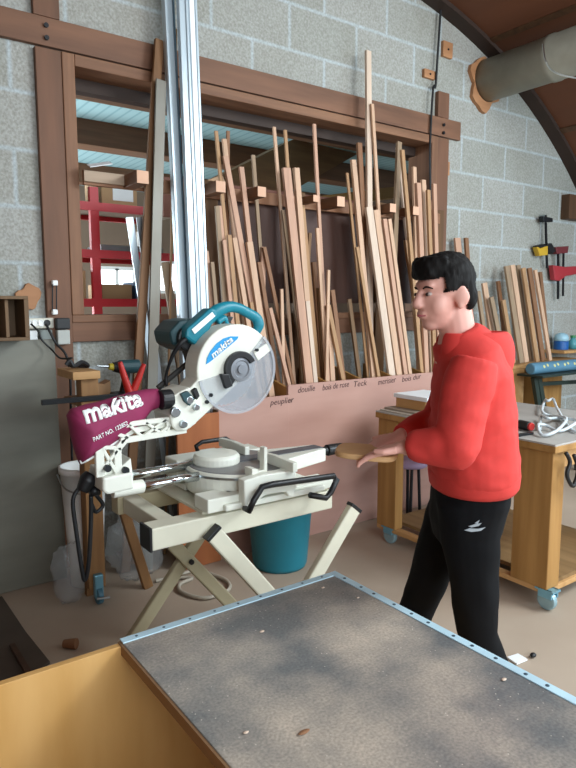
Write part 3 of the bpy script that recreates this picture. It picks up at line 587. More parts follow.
tube(bm, tps, .009, 8, smooth=True); tag(obj('tool_cable', bm, rubber), 'tangle of black cable on top board of the trestle', 'cable')
# bags behind the trestle
def lump(c, r, seed, amp=.25):
    bm = NB(); ell(bm, c, r, seg=56, rings=36)
    for v in bm.verts:
        q_ = V(v.co)+V((seed, seed, 0)); n_ = mnoise.noise(q_*9)+.9*abs(mnoise.noise(q_*22))-.3+.5*abs(mnoise.noise(q_*50)); v.co = V(c)+(v.co-V(c))*(1+amp*n_)
        if v.co.z < .004: v.co.z = .004
    return bm
tag(obj('clear_plastic_bag', lump(V((1.14, 2.865, .18)), (.14, .05, .2), 3), bag_clear, smooth=True), 'crumpled clear plastic bag on the floor behind the slanting leg', 'bag')
tag(obj('clear_plastic_bag', lump(V((.80, 2.83, .13)), (.07, .055, .15), 9), bag_clear, smooth=True), 'smaller clear bag on the floor between sheet panel and trestle post', 'bag')
t = thing('white_bucket', 'white round bucket behind the trestle post beside the sheet panel', 'bucket', (.90, 2.98, .24))
bm = NB(); box2(bm, (.72, 2.86, .34), (1.0, 3.07, .36)); tw2 = None
bm.free(); bm = NB(); lathe(bm, (.935, 2.985, 0), (0, 0, 1), [(.075, .004), (.09, .3), (.105, .56), (.112, .56), (.112, .59), (.10, .59), (.07, .02)], 24); t.location = (.935, 2.985, 0); t['_w'] = (.935, 2.985, 0); obj('bucket_body', bm, white, t, smooth=True)
bm = NB(); tube(bm, [(.815, 2.99, .56), (.835, 2.92, .50), (.93, 2.872, .47), (1.02, 2.92, .50), (1.045, 2.99, .56)], .004, 8, smooth=True); obj('bucket_handle', bm, steel, t)
# floor clutter
cable('floor_hose', [PZ(147, 562, .012), PZ(185, 560, .012), PZ(205, 572, .012), PZ(226, 580, .012), PZ(228, 590, .012), PZ(205, 598, .012), PZ(182, 592, .012), PZ(180, 584, .012), PZ(192, 578, .012), PZ(170, 578, .012), PZ(152, 574, .012), PZ(140, 568, .012)], .009, hose_m, 'pale looped hose on the floor under the saw stand')
bm = NB(); bar(bm, PZ(119, 553, .012), PZ(132, 563, .012), .03, .02, up=(0, 0, 1)); tag(obj('floor_stick', bm, BAT[3]), 'short brown stick on the floor behind the slanting leg', 'stick')
bm = NB(); a = PZ(64, 648, .0); b = PZ(77, 649, 0); cyl(bm, a+V((0, 0, .018)), b+V((0, 0, .022)), .016, 14, .021); tag(obj('wood_offcut', bm, BAT[3], bev=.002), 'small turned wood offcut lying on the open floor near the bin', 'offcut')
bm = NB(); pts = [PZ(2, 598, .004), PZ(26, 634, .004), PZ(50, 664, .004), PZ(30, 680, .004), PZ(-40, 712, .004), PZ(-70, 640, .004)]
prism(bm, pts, (0, 0, .012)); dk = mat('dark_mat', '#554a40', .75, 0, .3, (5, 5, 5)); tag(obj('dark_board', bm, dk, bev=.002), 'dark thin board lying flat on the floor at the left edge', 'board')
bm = NB(); bar(bm, PZ(12, 645, .027), PZ(28, 672, .027), .02, .014, up=(0, 0, 1)); tag(obj('floor_stick', bm, dark_wood), 'dark strip lying on the dark floor board', 'stick')
bm = NB(); a = PZ(517, 660, .003); prism(bm, [a+V((-.03, -.02, 0)), a+V((.03, -.025, 0)), a+V((.035, .02, 0)), a+V((-.02, .03, 0))], (0, 0, .006)); tag(obj('paper_scrap', bm, paper), 'small white scrap on the floor behind the boy\'s heel', 'scrap')
bm = NB(); a = PZ(533, 657, .003); ell(bm, a+V((0, 0, .008)), (.014, .011, .009)); tag(obj('floor_chip', bm, black), 'small dark chip on the floor right of the white scrap', 'chip')

# ================================================================ BUCKET UNDER THE SAW
bx = V((1.83, 2.62, 0)); t = thing('teal_bucket', 'teal plastic bucket on the floor under the saw stand', 'bucket', bx)
bm = NB(); lathe(bm, bx, (0, 0, 1), [(.135, .003), (.142, .02), (.172, .36), (.182, .365), (.182, .39), (.172, .392), (.166, .38), (.13, .02)], 36); obj('bucket_body', bm, bucket_m, t, smooth=True)
bm = NB(); tube(bm, [bx+V((math.cos(a)*.187, math.sin(a)*.187, .36-.1*math.sin(a+math.pi) if False else .355+.0*a)) for a in [math.pi+i*math.pi/12 for i in range(13)]], .005, 8); obj('bucket_handle', bm, steel, t)

# ================================================================ SAW STAND
t = thing('saw_stand', 'cream folding metal stand with crossed legs carrying the mitre saw', 'saw stand', (1.2, 2.05, 0))
bm = NB(); box2(bm, (.80, 1.87, .552), (1.56, 1.95, .628)); obj('front_beam', bm, stand_paint, t, bev=.005)
bm = NB(); box2(bm, (.792, 1.868, .55), (.800, 1.952, .63)); obj('end_cap', bm, black, t)
bm = NB(); box2(bm, (.84, 2.28, .552), (1.56, 2.35, .622)); obj('back_beam', bm, stand_shaded, t, bev=.005)
for x in (.86, 1.44):
    bm = NB(); box2(bm, (x, 1.95, .56), (x+.06, 2.28, .622)); obj('side_rail', bm, stand_paint, t, bev=.004)
def leg(p0, p1, m, w=.06, th=.03, cap=True):
    bm = NB(); bar(bm, p0, p1, w, th); l = obj('leg', bm, m, t, bev=.006)
    p0 = V(p0); d = (V(p1)-p0).normalized()
    if cap:
        bm = NB(); bar(bm, p0-d*.008, p0+d*.006, w+.004, th+.004); obj('leg_cap', bm, black, l, bev=.002)
leg((1.0, 1.83, .585), (1.452, 1.83, .02), stand_paint); leg((1.652, 1.845, .545), (1.225, 1.86, .02), stand_paint)
l0 = leg((1.15, 2.15, .49), (.75, 2.15, .02), stand_shaded, .05); leg((.975, 2.115, .472), (1.34, 2.115, .02), stand_shaded, .05)
bm = NB(); cyl(bm, (1.053, 2.09, .378), (1.053, 2.18, .378), .010, 12); obj('pivot_bolt', bm, black_metal, t)
bm = NB(); bar(bm, (1.12, 2.15, .47), (1.19, 2.15, .56), .05, .03); obj('leg_bracket', bm, stand_shaded, t, bev=.004)
bm = NB(); box2(bm, (1.0, 1.90, .628), (1.56, 2.32, .640)); obj('mounting_plate', bm, stand_paint, t, bev=.003)

# ================================================================ MITRE SAW
S = thing('mitre_saw', 'sliding mitre saw with maroon dust bag and raised head on the cream stand', 'mitre saw', (1.3, 2.07, .64))
BY = 2.08                                     # plane of the blade
tc = V((1.25, 2.07, 0))
bm = NB(); box2(bm, (1.06, 1.84, .642), (1.50, 2.0, .665)); box2(bm, (1.06, 2.15, .642), (1.50, 2.31, .665)); box2(bm, (1.10, 1.9, .642), (1.46, 2.25, .69)); obj('base', bm, cream, S, bev=.006)
bm = NB()                                      # near wing block
ppx(bm, [(245, 509), (244, 481), (262, 475), (296, 470), (297, 487), (293, 496), (289, 497), (286, 492), (266, 495), (259, 500), (256, 506)], 1.82, 1.862); obj('near_wing', bm, cream, S, bev=.005)
for xa, xb in ((1.0, 1.155), (1.37, 1.555)):
    bm = NB(); box2(bm, (xa, 1.86, .641), (xb, 1.96, .69 if xa < 1.2 else .675)); obj('base_foot', bm, cream, S, bev=.004)
bm = NB(); box2(bm, (1.06, 2.22, .665), (1.46, 2.33, .745)); obj('far_wing', bm, cream, S, bev=.006)
bm = NB(); lathe(bm, tc, (0, 0, 1), [(.20, .655), (.205, .665), (.205, .738), (.198, .746)], 48); obj('turntable', bm, cream, S, bev=.003)
bm = NB(); lathe(bm, tc, (0, 0, 1), [(.196, .744), (.19, .749), (.01, .749)], 48); obj('table_top', bm, mat('table_grey', '#8b8b8c', .4, .3, .2), S)
bm = NB(); lathe(bm, tc, (0, 0, 1), [(.208, .728), (.208, .736), (.203, .737), (.203, .727)], 48, caps=False); obj('angle_scale', bm, steel, S)
bm = NB(); box2(bm, (1.10, BY-.03, .748), (1.655, BY+.03, .7535)); obj('kerf_plate', bm, mat('kerf_grey', '#5d6066', .5), S)
bm = NB(); prism(bm, [(1.40, 1.97, .695), (1.66, 2.035, .695), (1.66, 2.125, .695), (1.40, 2.18, .695)], (0, 0, .056)); obj('turntable_arm', bm, cream, S, bev=.006)
bm = NB(); cyl(bm, (1.66, BY, .728), (1.70, BY, .728), .018, 16); cyl(bm, (1.70, BY, .728), (1.785, BY, .728), .025, 20, .022); obj('turntable_knob', bm, black, S, bev=.004)
for y0, y1 in ((1.80, 2.035), (2.125, 2.34)):
    bm = NB(); prism(bm, [(1.315, y0, .75), (1.315, y1, .75), (1.315, y1, .785), (1.315, (y0+y1)/2, .79), (1.315, y0, .785)], (.022, 0, 0)); obj('fence', bm, cream, S, bev=.003)
bm = NB(); ppx(bm, [(258, 478), (258, 471), (264, 470), (264, 448), (267.5, 447), (267.5, 472), (271, 476), (271, 481)], 1.86, 1.89); obj('fence_stop', bm, cream, S, bev=.003)
bm = NB(); ppx(bm, [(252, 478), (252, 469), (258, 469), (258, 478)], 1.85, 1.9); obj('scale_pointer', bm, cream, S, bev=.002)
# carry / extension handles
h = [PY(252, 505, 1.79), PY(247, 511, 1.79), PY(254, 500, 1.79), PY(262, 487, 1.79), PY(272, 484.5, 1.79), PY(334, 476, 1.79), PY(337, 479, 1.79), PY(331, 492, 1.79), PY(326, 498, 1.79), PY(310, 495, 1.79)]
bm = NB(); tube(bm, [PY(245, 508, 1.83), PY(249, 511, 1.79)]+h[2:], .0115, 10); obj('extension_handle', bm, black, S, smooth=True)
Yb = 2.44; bm = NB(); tube(bm, [PY(198, 452, Yb), PY(196, 446, Yb), PY(202, 442, Yb), PY(226, 438.5, Yb), PY(230, 441, Yb), PY(233, 450, Yb-.08)], .010, 10); obj('extension_handle', bm, black, S, smooth=True)
bm = NB(); box2(bm, (1.28, 2.33, .69), (1.36, 2.46, .715)); obj('handle_bracket', bm, cream_dusty, S)
# rear carriage over the table, rails
bm = NB(); lathe(bm, (1.17, 2.10, .748), (0, 0, 1), [(.088, 0), (.09, .006), (.09, .028), (.08, .038), (.05, .042)], 32); obj('carriage_hub', bm, cream, S, bev=.003)
for y, z0 in ((2.03, .742), (2.14, .742)):
    a = PY(122, 486 if y < 2.1 else 478, y); bm = NB(); cyl(bm, (.80, y, .728 if y < 2.1 else .742), (1.09, y, .728 if y < 2.1 else .742), .017, 20); obj('slide_rail', bm, chrome, S, smooth=True)
# truss arm (rear bracket and pivot arm), with ribs and open triangles
def truss(name, outer, inner, Y0, Y1, m):
    """plate with open cells: bars along the given pixel lines"""
    bm = NB()
    for a, b, w in outer:
        p, q = PY(*a, (Y0+Y1)/2), PY(*b, (Y0+Y1)/2); bar(bm, p, q, w*1.3, Y1-Y0)
    return obj(name, bm, m, S, bev=.002, seg=1)
bm = NB(); ppx(bm, [(103, 478), (133, 472), (135, 489), (108, 495), (103, 492)], 2.0, 2.15); obj('rail_clamp_housing', bm, cream, S, bev=.008)
for a, b, n_ in (((100, 478), (104, 497), 0),):
    
    for yy in (2.03, 2.14):
        bm = NB(); cyl(bm, (.73, yy, .728 if yy < 2.1 else .742), (.84, yy, .728 if yy < 2.1 else .742), .024, 20); obj('rail_socket', bm, cream, S, bev=.003)
for Y0, Y1 in ((2.02, 2.035), (2.13, 2.145)):
    truss('arm_bracket', [((100, 477), (99, 445), .022), ((118, 474), (117, 447), .020), ((100, 445), (117, 474), .009), ((117, 450), (100, 472), .009), ((99, 445), (107, 430), .022), ((117, 449), (128, 436), .018), ((107, 430), (128, 438), .010), ((100, 447), (118, 448), .01),
                       ((106, 430), (128, 424), .016), ((128, 424), (188, 417), .014), ((120, 441), (186, 430), .016), ((128, 424), (142, 437), .008), ((142, 437), (166, 419), .008), ((145, 422), (160, 433), .008), ((160, 433), (176, 419), .008), ((176, 419), (186, 430), .010), ((167, 419), (168, 432), .01)], None, Y0, Y1, cream)
bm = NB(); ppx(bm, [(99, 478), (99, 470), (120, 468), (131, 458), (133, 474)], 2.035, 2.13); obj('bracket_web', bm, cream, S, bev=.004)
for px, py in ((107, 468), (125, 470)):
    c = PY(px, py, 2.018); bm = NB(); cyl(bm, (c.x, 2.006, c.z), (c.x, 2.02, c.z), .012, 14); obj('bolt', bm, black_metal, S)
bm = NB(); ppx(bm, [(107, 432), (186, 419), (187, 424), (120, 436)], 2.035, 2.13); obj('arm_rib', bm, cream, S, bev=.003)
# pivot head plates
bm = NB(); ppx(bm, [(172, 426), (170, 416), (174, 404), (173, 396), (180, 392), (190, 387), (197, 400), (203, 412), (196, 424), (186, 431), (176, 431)], 2.01, 2.15); obj('pivot_block', bm, cream, S, bev=.006)
c = PY(178, 421, 2.0); 
for px, py, r in ((175, 412, .018), (189, 400, .014), (196, 407, .012), (183, 424, .014)):
    c = PY(px, py, 2.005); bm = NB(); cyl(bm, (c.x, 1.995, c.z), (c.x, 2.012, c.z), r, 16); obj('bolt', bm, steel, S, bev=.002)
bm = NB(); ppx(bm, [(181, 394), (188, 391), (195, 399), (190, 406), (185, 402)], 1.996, 2.012); obj('stop_lever', bm, teal_dark, S, bev=.002)
bm = NB(); ppx(bm, [(193, 391), (197, 388), (200, 396), (197, 400)], 1.990, 2.012); obj('lever_tip', bm, black, S, bev=.002)
# blade guard (white), in the plane of the blade
gc = PY(236.5, 369, 2.04); R = .168
gcx, gcz = gc.x, gc.z
def arcp(a0, a1, r, n, cx=None, cz=None): return [((cx if cx is not None else gcx)+r*math.cos(math.radians(a0+(a1-a0)*i/n)), (cz if cz is not None else gcz)+r*math.sin(math.radians(a0+(a1-a0)*i/n))) for i in range(n+1)]
q = [PY(*p, 2.04) for p in ((243, 381), (232, 391), (216, 403), (200, 419), (190, 428), (178, 424), (182, 402), (194, 388))]
poly = arcp(48, 196, R, 30)+[(p.x, p.z) for p in q[::-1]][0:0]
tail = [(p.x, p.z) for p in [PY(*p_, 2.04) for p_ in ((193, 384), (181, 398), (181, 424), (189, 429), (202, 417), (220, 400), (240, 381))]]
core = [(gcx+.03, gcz-.02)]
poly = arcp(40, 190, R, 30)+tail+[(gcx+.02, gcz+.0)]
bm = NB(); prism(bm, [(x, 2.035, z) for x, z in poly], (0, .10, 0)); obj('blade_guard', bm, cream, S, bev=.006)
tabq = [PY(*p, 2.03) for p in ((253, 352), (267, 343), (271, 350), (258, 361))]
bm = NB(); prism(bm, [(p.x, 2.028, p.z) for p in tabq], (0, .012, 0)); obj('guard_tab', bm, cream, S, bev=.002)
bm = NB(); c_ = PY(256.5, 350, 2.028); cyl(bm, (c_.x, 2.02, c_.z), (c_.x, 2.03, c_.z), .006, 10); obj('tab_screw', bm, black_metal, S)
# blade with teeth
bm = NB(); pts = []
for i in range(96):
    a = 2*math.pi*i/96; r = .153 if i % 2 else .146; pts.append((gcx+r*math.cos(a+(.02 if i % 2 else 0)), gcz+r*math.sin(a+(.02 if i % 2 else 0))))
prism(bm, [(x, BY+.062, z) for x, z in pts], (0, .003, 0)); obj('blade', bm, blade_m, S)
# translucent lower guard : two side discs and a rim
bm = NB(); d0 = arcp(-168, 46, .166, 40); prism(bm, [(x, 2.030, z) for x, z in d0]+[(gcx, 2.030, gcz)], (0, .004, 0)); obj('clear_guard', bm, clear, S)
bm = NB(); o_ = arcp(-168, 46, .168, 40); i_ = arcp(46, -168, .158, 40); prism(bm, [(x, 2.026, z) for x, z in o_+i_], (0, .13, 0)); obj('guard_rim', bm, mat('guard_rim', '#cfd3da', .2, 0, .03, alpha=.45), S)
# hub and black arc cover
bm = NB(); lathe(bm, (gcx+.012, 2.030, gcz), (0, -1, 0), [(.046, 0), (.046, .006), (.034, .008), (.030, .004), (.018, .005), (.017, .012), (.006, .012)], 28); obj('arbor_cover', bm, mat('hub_grey', '#8e939a', .4, .3), S)
bm = NB(); po = arcp(25, 235, .068, 24, gcx+.008, gcz); pi_ = arcp(235, 25, .044, 24, gcx+.008, gcz); prism(bm, [(x, 2.016, z) for x, z in po+pi_], (0, .02, 0)); obj('arc_cover', bm, black, S, bev=.003)
p_ = [PY(*a, 2.016) for a in ((221, 374), (229, 374), (233, 386), (226, 389))]; bm = NB(); prism(bm, [(p.x, 2.014, p.z) for p in p_], (0, .02, 0)); obj('arc_cover_foot', bm, black, S, bev=.003)
for px, py in ((211, 395), (207, 402)):
    c = PY(px, py, 2.03); bm = NB(); cyl(bm, (c.x, 2.026, c.z), (c.x, 2.036, c.z), .007, 12); obj('bolt', bm, black_metal, S)
# badge on the guard
bl = [PY(*p, 2.03) for p in ((206.5, 364.5), (207.5, 358), (211, 351), (217, 343.5), (224, 338.5), (231, 336.3), (239, 336.5), (238, 339), (231, 345), (220, 354), (211, 361.5))]
bm = NB(); prism(bm, [(p.x, 2.0325, p.z) for p in bl], (0, .0025, 0)); bd = obj('badge', bm, blue_logo, S)
lettering('badge_lettering', 'makita', PY(213, 358.5, 2.0322), PY(233.5, 340.5, 2.0322), white, bd, height=.024, bold=.03, shear=.15)
# motor, handle
bm = NB(); cyl(bm, (1.09, 2.14, 1.225), (1.09, 2.29, 1.225), .05, 24); obj('motor', bm, black, S, bev=.008)
bm = NB(); ppx(bm, [(173, 345), (170, 332), (180, 321), (196, 318), (205, 324), (200, 345), (186, 352)], 2.16, 2.32); obj('motor_housing', bm, teal_dark, S, bev=.012)
bm = NB(); ppx(bm, [(186, 338), (187, 329), (211, 308), (217, 309), (218, 318), (212, 326), (206, 340), (197, 346)], 2.10, 2.17); obj('handle_root', bm, teal, S, bev=.010)
hp = [PY(*p, 2.13) for p in ((209, 318), (217, 311), (228, 307), (238, 308), (248, 313), (256, 318), (258.5, 325), (256, 333))]
bm = NB(); tube(bm, hp, [.026, .026, .022, .020, .020, .022, .023, .014], 16, smooth=True, flat=.85); obj('main_handle', bm, teal, S, smooth=True)
hp = [PY(*p, 2.13) for p in ((217, 322), (224, 318), (228, 325), (240, 327), (252, 333), (256, 331))]
bm = NB(); tube(bm, hp, [.014, .012, .009, .008, .009, .012], 12, smooth=True, flat=1.2); obj('handle_guard', bm, teal, S, smooth=True)
bm = NB(); ppx(bm, [(222, 322), (228, 316), (234, 317), (231, 322), (226, 326)], 2.122, 2.138); obj('trigger', bm, black, S, bev=.003)
lb = [PY(*p, 2.095) for p in ((192, 329.5), (212.5, 312), (215.5, 316), (195, 334))]; bm = NB(); prism(bm, [(p.x, 2.096, p.z) for p in lb], (0, .006, 0)); obj('rating_label', bm, white, S)
bm = NB(); ppx(bm, [(193, 352), (199, 343), (207, 338), (213, 334), (218, 340), (203, 356), (197, 365)], 2.10, 2.2); obj('gear_housing', bm, black, S, bev=.008)
# lever bar and cord behind head
bm = NB(); tube(bm, [PY(158, 388, 2.2), PY(176, 373, 2.2), PY(194, 358, 2.2)], .011, 10); obj('pivot_bar', bm, mat('dark_steel', '#4a4b4a', .4, .5), S)
bm = NB(); tube(bm, [PY(190, 336, 2.12), PY(181, 343, 2.12), PY(174, 353, 2.14), PY(169, 365, 2.16), PY(166, 378, 2.18), PY(168, 392, 2.16)], [.011, .010, .008, .006, .006, .006], 10, smooth=True); obj('power_cord', bm, rubber, S, smooth=True)
bm = NB(); tube(bm, [PY(165, 396, 2.12), PY(178, 391, 2.12), PY(190, 383, 2.12), PY(196, 376, 2.12)], .014, 10, smooth=True); obj('dust_duct', bm, cream, S, smooth=True)
# dust nozzle and bag
bm = NB(); cyl(bm, PY(160, 400, 2.04), PY(171.5, 398.5, 2.04), .036, 20, .034); obj('dust_nozzle', bm, black, S, bev=.004)
outl = [(67, 415), (71, 408.5), (86, 404), (100, 401), (116, 396), (132, 391.5), (146, 389), (157, 388.5), (162, 392), (162, 402), (158, 408), (150, 411), (143, 420), (138, 428), (118, 440), (98, 452), (79, 463.5), (75, 452), (71, 436)]
BY_ = 2.07
op = [PY(*p, BY_) for p in outl]
def subdiv(P, k=3):
    out = []
    for i in range(len(P)):
        a, b = P[i], P[(i+1) % len(P)]
        out += [a.lerp(b, j/k) for j in range(k)]
    return out
op = subdiv(op); axp = [PY(88, 430, BY_), PY(150, 400, BY_)]
def nearest_axis(p):
    d = axp[1]-axp[0]; tt = max(0, min(1, (p-axp[0]).dot(d)/d.dot(d))); return axp[0]+d*tt, tt
rings = []
for sgn, seq in ((-1, (1, .9, .72, .5, .25, .05)), (1, (.9, .72, .5, .25, .05))):
    lst = []
    for s in seq:
        ring = []
        for p in op:
            c, tt = nearest_axis(p); dep = (.075*(1-tt)+.036*tt)*math.sqrt(max(1-s*s, 0)); q_ = c+(p-c)*s
            wr = .004*mnoise.noise(q_*22)*(1-s); ring.append(V((q_.x, BY_+sgn*(dep+wr), q_.z)))
        lst.append(ring)
    rings.append(lst)
bm = NB(); loft(bm, rings[0][::-1]+rings[1]); bmesh.ops.recalc_face_normals(bm, faces=bm.faces[:]); bag_t = bm.copy()
bag = obj('dust_bag', bm, purple, S, smooth=True)
lettering('bag_lettering', 'makita', PY(86.5, 423.5, 2.0), PY(147, 405.5, 2.0), white, bag, height=.058, bold=.035, shear=.12, target=bag_t)
lettering('bag_lettering', 'PART NO. 122852', PY(93.5, 441.5, 2.0), PY(130, 425.5, 2.0), white, bag, height=.0155, bold=.012, shear=.0, target=bag_t)
bm = NB(); bt_ = BVHTree.FromBMesh(bag_t); pp_ = []
for k in range(13):
    f_ = k/12; q_ = PY(79.2+58*f_, 461.2-35.2*f_, BY_); h_ = bt_.ray_cast(V((q_.x, BY_-.4, q_.z)), V((0, 1, 0)))[0]
    pp_.append(h_ if h_ is not None else V((q_.x, BY_-.012, q_.z)))
tube(bm, pp_, .0075, 8); obj('piping', bm, white, bag)
# cord grip and hanging mains lead
bm = NB(); tube(bm, [PY(82, 491, 2.1), PY(88, 480, 2.1), PY(92, 474, 2.1)], [.020, .03, .022], 12, smooth=True); cyl(bm, PY(90, 492, 2.1), PY(99, 490, 2.1), .018, 14); obj('rail_end_knob', bm, black, S, smooth=True)
bm = NB(); tube(bm, [PY(80, 487, 2.12), PY(73, 500, 2.12), PY(76, 530, 2.12), PY(83, 575, 2.13), PY(86, 578, 2.13), PY(89, 560, 2.12), PY(91, 520, 2.11), PY(91, 495, 2.1)], .0075, 8, smooth=True); obj('mains_lead', bm, rubber, S, smooth=True)
bm = NB(); tube(bm, [PY(96, 495, 2.12), PY(103, 505, 2.13), PY(96, 512, 2.13), PY(92, 505, 2.12)], .007, 8, smooth=True); obj('mains_lead', bm, rubber, S, smooth=True)

# ================================================================ BIN WITH GREY LID (foreground)
T = thing('plywood_bin', 'low plywood bin with a dusty grey lid in the foreground', 'bin', (.5, .9, 0))
bm = NB(); box2(bm, (-.75, 1.385, .02), (1.16, 1.403, .545)); obj('back_panel', bm, ply_yel, T, bev=.0015)
bm = NB(); box2(bm, (1.142, .20, .02), (1.16, 1.385, .522)); obj('side_panel', bm, ply_yel, T)
bm = NB(); box2(bm, (-.75, .20, .02), (-.732, 1.385, .545)); obj('side_panel', bm, ply_yel, T)
bm = NB(); box2(bm, (-.732, .20, .02), (1.142, .218, .522)); obj('front_panel', bm, ply_yel, T)
bm = NB(); box2(bm, (-.732, .218, .02), (1.142, 1.385, .04)); obj('bin_floor', bm, ply_yel, T)
bm = NB(); box2(bm, (.512, .17, .525), (1.182, 1.404, .55)); ld = obj('lid', bm, lid_mat(), T, bev=.002)
bm = NB(); box2(bm, (.506, .17, .523), (.512, 1.404, .548)); obj('edge_band', bm, wood('edge_band', '#8b6a48', '#6f5236', 'y'), ld)
bm = NB(); box2(bm, (.512, 1.384, .549), (1.162, 1.408, .5525)); fs = obj('edge_strip', bm, zinc, T, bev=.0008)
bm = NB(); box2(bm, (1.163, .17, .549), (1.187, 1.408, .5525)); rs = obj('edge_strip', bm, zinc, T, bev=.0008)
for i in range(9):
    bm = NB(); x = .55+i*.072; lathe(bm, (x, 1.396, .5525), (0, 0, 1), [(.0035, 0), (.0035, .0008), (.001, .0012)], 10); obj('screw', bm, mat('screw_dark', '#4b6170', .5, .4), fs)
for i in range(16):
    bm = NB(); y = 1.35-i*.066-.008*math.sin(i*2.3); lathe(bm, (1.175, y, .5525), (0, 0, 1), [(.0045, 0), (.0045, .0008), (.001, .0012)], 10); obj('screw', bm, MATS['screw_dark'], rs)
# chips of wood lying on the lid
for px, py, r, lab in ((304, 733, .009, 'brown wood sliver on the lid near the bottom edge'), (246, 733, .006, 'pale round chip on the lid near its left edge'), (262, 632, .007, 'pale chip on the lid below the far strip'), (504, 680, .007, 'flat beige chip on the lid beside the right strip'), (323, 588, .006, 'pale crumb near the far corner of the lid'), (358, 598, .005, 'pale crumb on the lid left of the right strip near the corner')):
    c = PZ(px, py, .551); bm = NB(); ell(bm, c+V((0, 0, r*.25)), (r*1.5 if 'sliver' in lab else r, r*.6, r*.3), seg=10, rings=6); tag(obj('wood_chip', bm, BAT[3] if 'brown' in lab else BAT[4]), lab, 'chip', 'chips on the grey lid')

# ================================================================ WORKBENCH ON CASTORS
T = thing('workbench', 'heavy wooden workbench on castors behind the boy', 'workbench', (2.93, 2.05, 0))
x0, x1, y0, y1 = 2.48, 3.38, 1.50, 2.58
bm = NB(); box2(bm, (x0-.02, y0-.02, .722), (x1, y1, .752)); bt = obj('bench_top', bm, bench_wood, T, bev=.003)
bm = NB(); box2(bm, (x0-.018, y0-.018, .752), (x1, y1, .76)); obj('grey_surface', bm, bench_top, bt, bev=.001)
bm = NB(); box2(bm, (x0+.01, y0+.01, .64), (x0+.04, y1-.01, .722)); obj('apron', bm, bench_wood, T, bev=.002)
bm = NB(); box2(bm, (x0+.04, y0+.01, .64), (x1-.02, y0+.04, .722)); obj('apron', bm, bench_light, T, bev=.002)
for lx, ly in ((x0, y0), (x0, y1-.19), (x1-.1, y0), (x1-.1, y1-.19)):
    bm = NB(); box2(bm, (lx, ly+(.04 if ly > 2 else 0), .10), (lx+(.095 if ly < 2 else .06), ly+.185, .722)); obj('leg', bm, bench_wood, T, bev=.004)
    c = V((lx+.03, ly+.012+(.09 if ly > 2 else 0), .045)); bm = NB(); cyl(bm, c-V((.014, 0, 0)), c+V((.014, 0, 0)), .044, 22); cs = obj('castor', bm, mat('castor_grey', '#9fc0ca', .25, .4), T, bev=.006)
    bm = NB(); box2(bm, (c.x-.028, c.y-.035, .062), (c.x-.018, c.y+.03, .10)); box2(bm, (c.x+.018, c.y-.035, .062), (c.x+.028, c.y+.03, .10)); box2(bm, (c.x-.03, c.y-.045, .092), (c.x+.03, c.y+.045, .10)); obj('castor_fork', bm, blued, cs)
for a, b in (((x0+.005, y0, .075), (x0+.05, y1, .10)), ((x0+.05, y0+.005, .075), (x1, y0+.05, .10))):
    bm = NB(); box2(bm, a, (b[0], b[1], .10)); obj('bottom_rail', bm, bench_light, T, bev=.003)
bm = NB(); box2(bm, (x0+.095, y0+.02, .10), (x1-.1, y1-.02, .118)); obj('lower_shelf', bm, wood('shelf_wood', '#8d6f48', '#745834', 'y'), T)
# things on the bench
bm = NB(); pts = [PZ(p, q, .771) for p, q in ((540, 429), (541, 419), (548, 424), (560, 418), (572, 422), (576, 428), (560, 431), (545, 428), (538, 431), (542, 435), (556, 434), (566, 424), (552, 416), (542, 414), (545, 405))]
for i, p in enumerate(pts): p.z = .771+.014*(i % 3)
for i, (p, q, z) in enumerate(((548, 401, .81), (553, 399, .815), (557, 408, .80), (564, 420, .775), (572, 430, .771), (580, 432, .771))): pts.append(PZ(p, q, z))
tube(bm, pts, .0075, 8, smooth=True); tag(obj('white_cable', bm, mat('cable_white', '#cfd8dc', .4), smooth=True), 'tangled white cable heap on the workbench top at right', 'cable')
t = thing('torch', 'short black torch with red end lying on the workbench beside the boy\'s back', 'torch', PZ(523, 426, .76))
a, b = PZ(519, 424, .784), PZ(530, 426.5, .784); bm = NB(); cyl(bm, a, b, .022, 20); obj('barrel', bm, black, t, bev=.006); bm = NB(); cyl(bm, b, b+(b-a)*.18, .019, 20); obj('red_cap', bm, red_grip, t, bev=.003)
bm = NB(); bar(bm, PZ(517, 435.5, .766), PZ(532, 433, .766), .018, .010, up=(0, 0, 1)); tag(obj('dark_strip', bm, black_metal), 'thin dark strip lying on the workbench in front of the torch', 'strip')
t = thing('paper_stack', 'white paper stack on a small wood block at the far bench corner', 'papers', (2.75, 2.5, .761))
pa = PX(400, 397, 2.62); bm = NB(); box2(bm, (2.56, 2.30, .781), (2.80, 2.52, .835)); obj('wood_block', bm, bench_light, t, bev=.003); bm = NB(); box2(bm, (2.55, 2.28, .835), (2.80, 2.53, .858)); obj('papers', bm, paper, t, bev=.002)
bm = NB(); box2(bm, (2.475, 2.02, .761), (2.70, 2.56, .769)); tag(obj('grey_board', bm, mat('grey_board', '#b5ab9d', .7)), 'lower thin greyish board on the far left bench corner', 'board', 'thin boards on the bench')
bm = NB(); box2(bm, (2.50, 2.05, .770), (2.72, 2.55, .780)); tag(obj('grey_board', bm, mat('grey_board2', '#9c8f80', .7)), 'upper thin board under the paper stack on the bench', 'board', 'thin boards on the bench')
# hanging tangle on the bench right side
bm = NB(); pts = [PY(566, 453, 1.465), PY(570, 462, 1.46), PY(567, 475, 1.46), PY(573, 486, 1.46), PY(578, 470, 1.46), PY(574, 455, 1.46)]; tube(bm, pts, .009, 8, smooth=True)
tag(obj('hanging_cable', bm, rubber, smooth=True), 'dark cable loop hanging at the right end of the workbench front', 'cable')
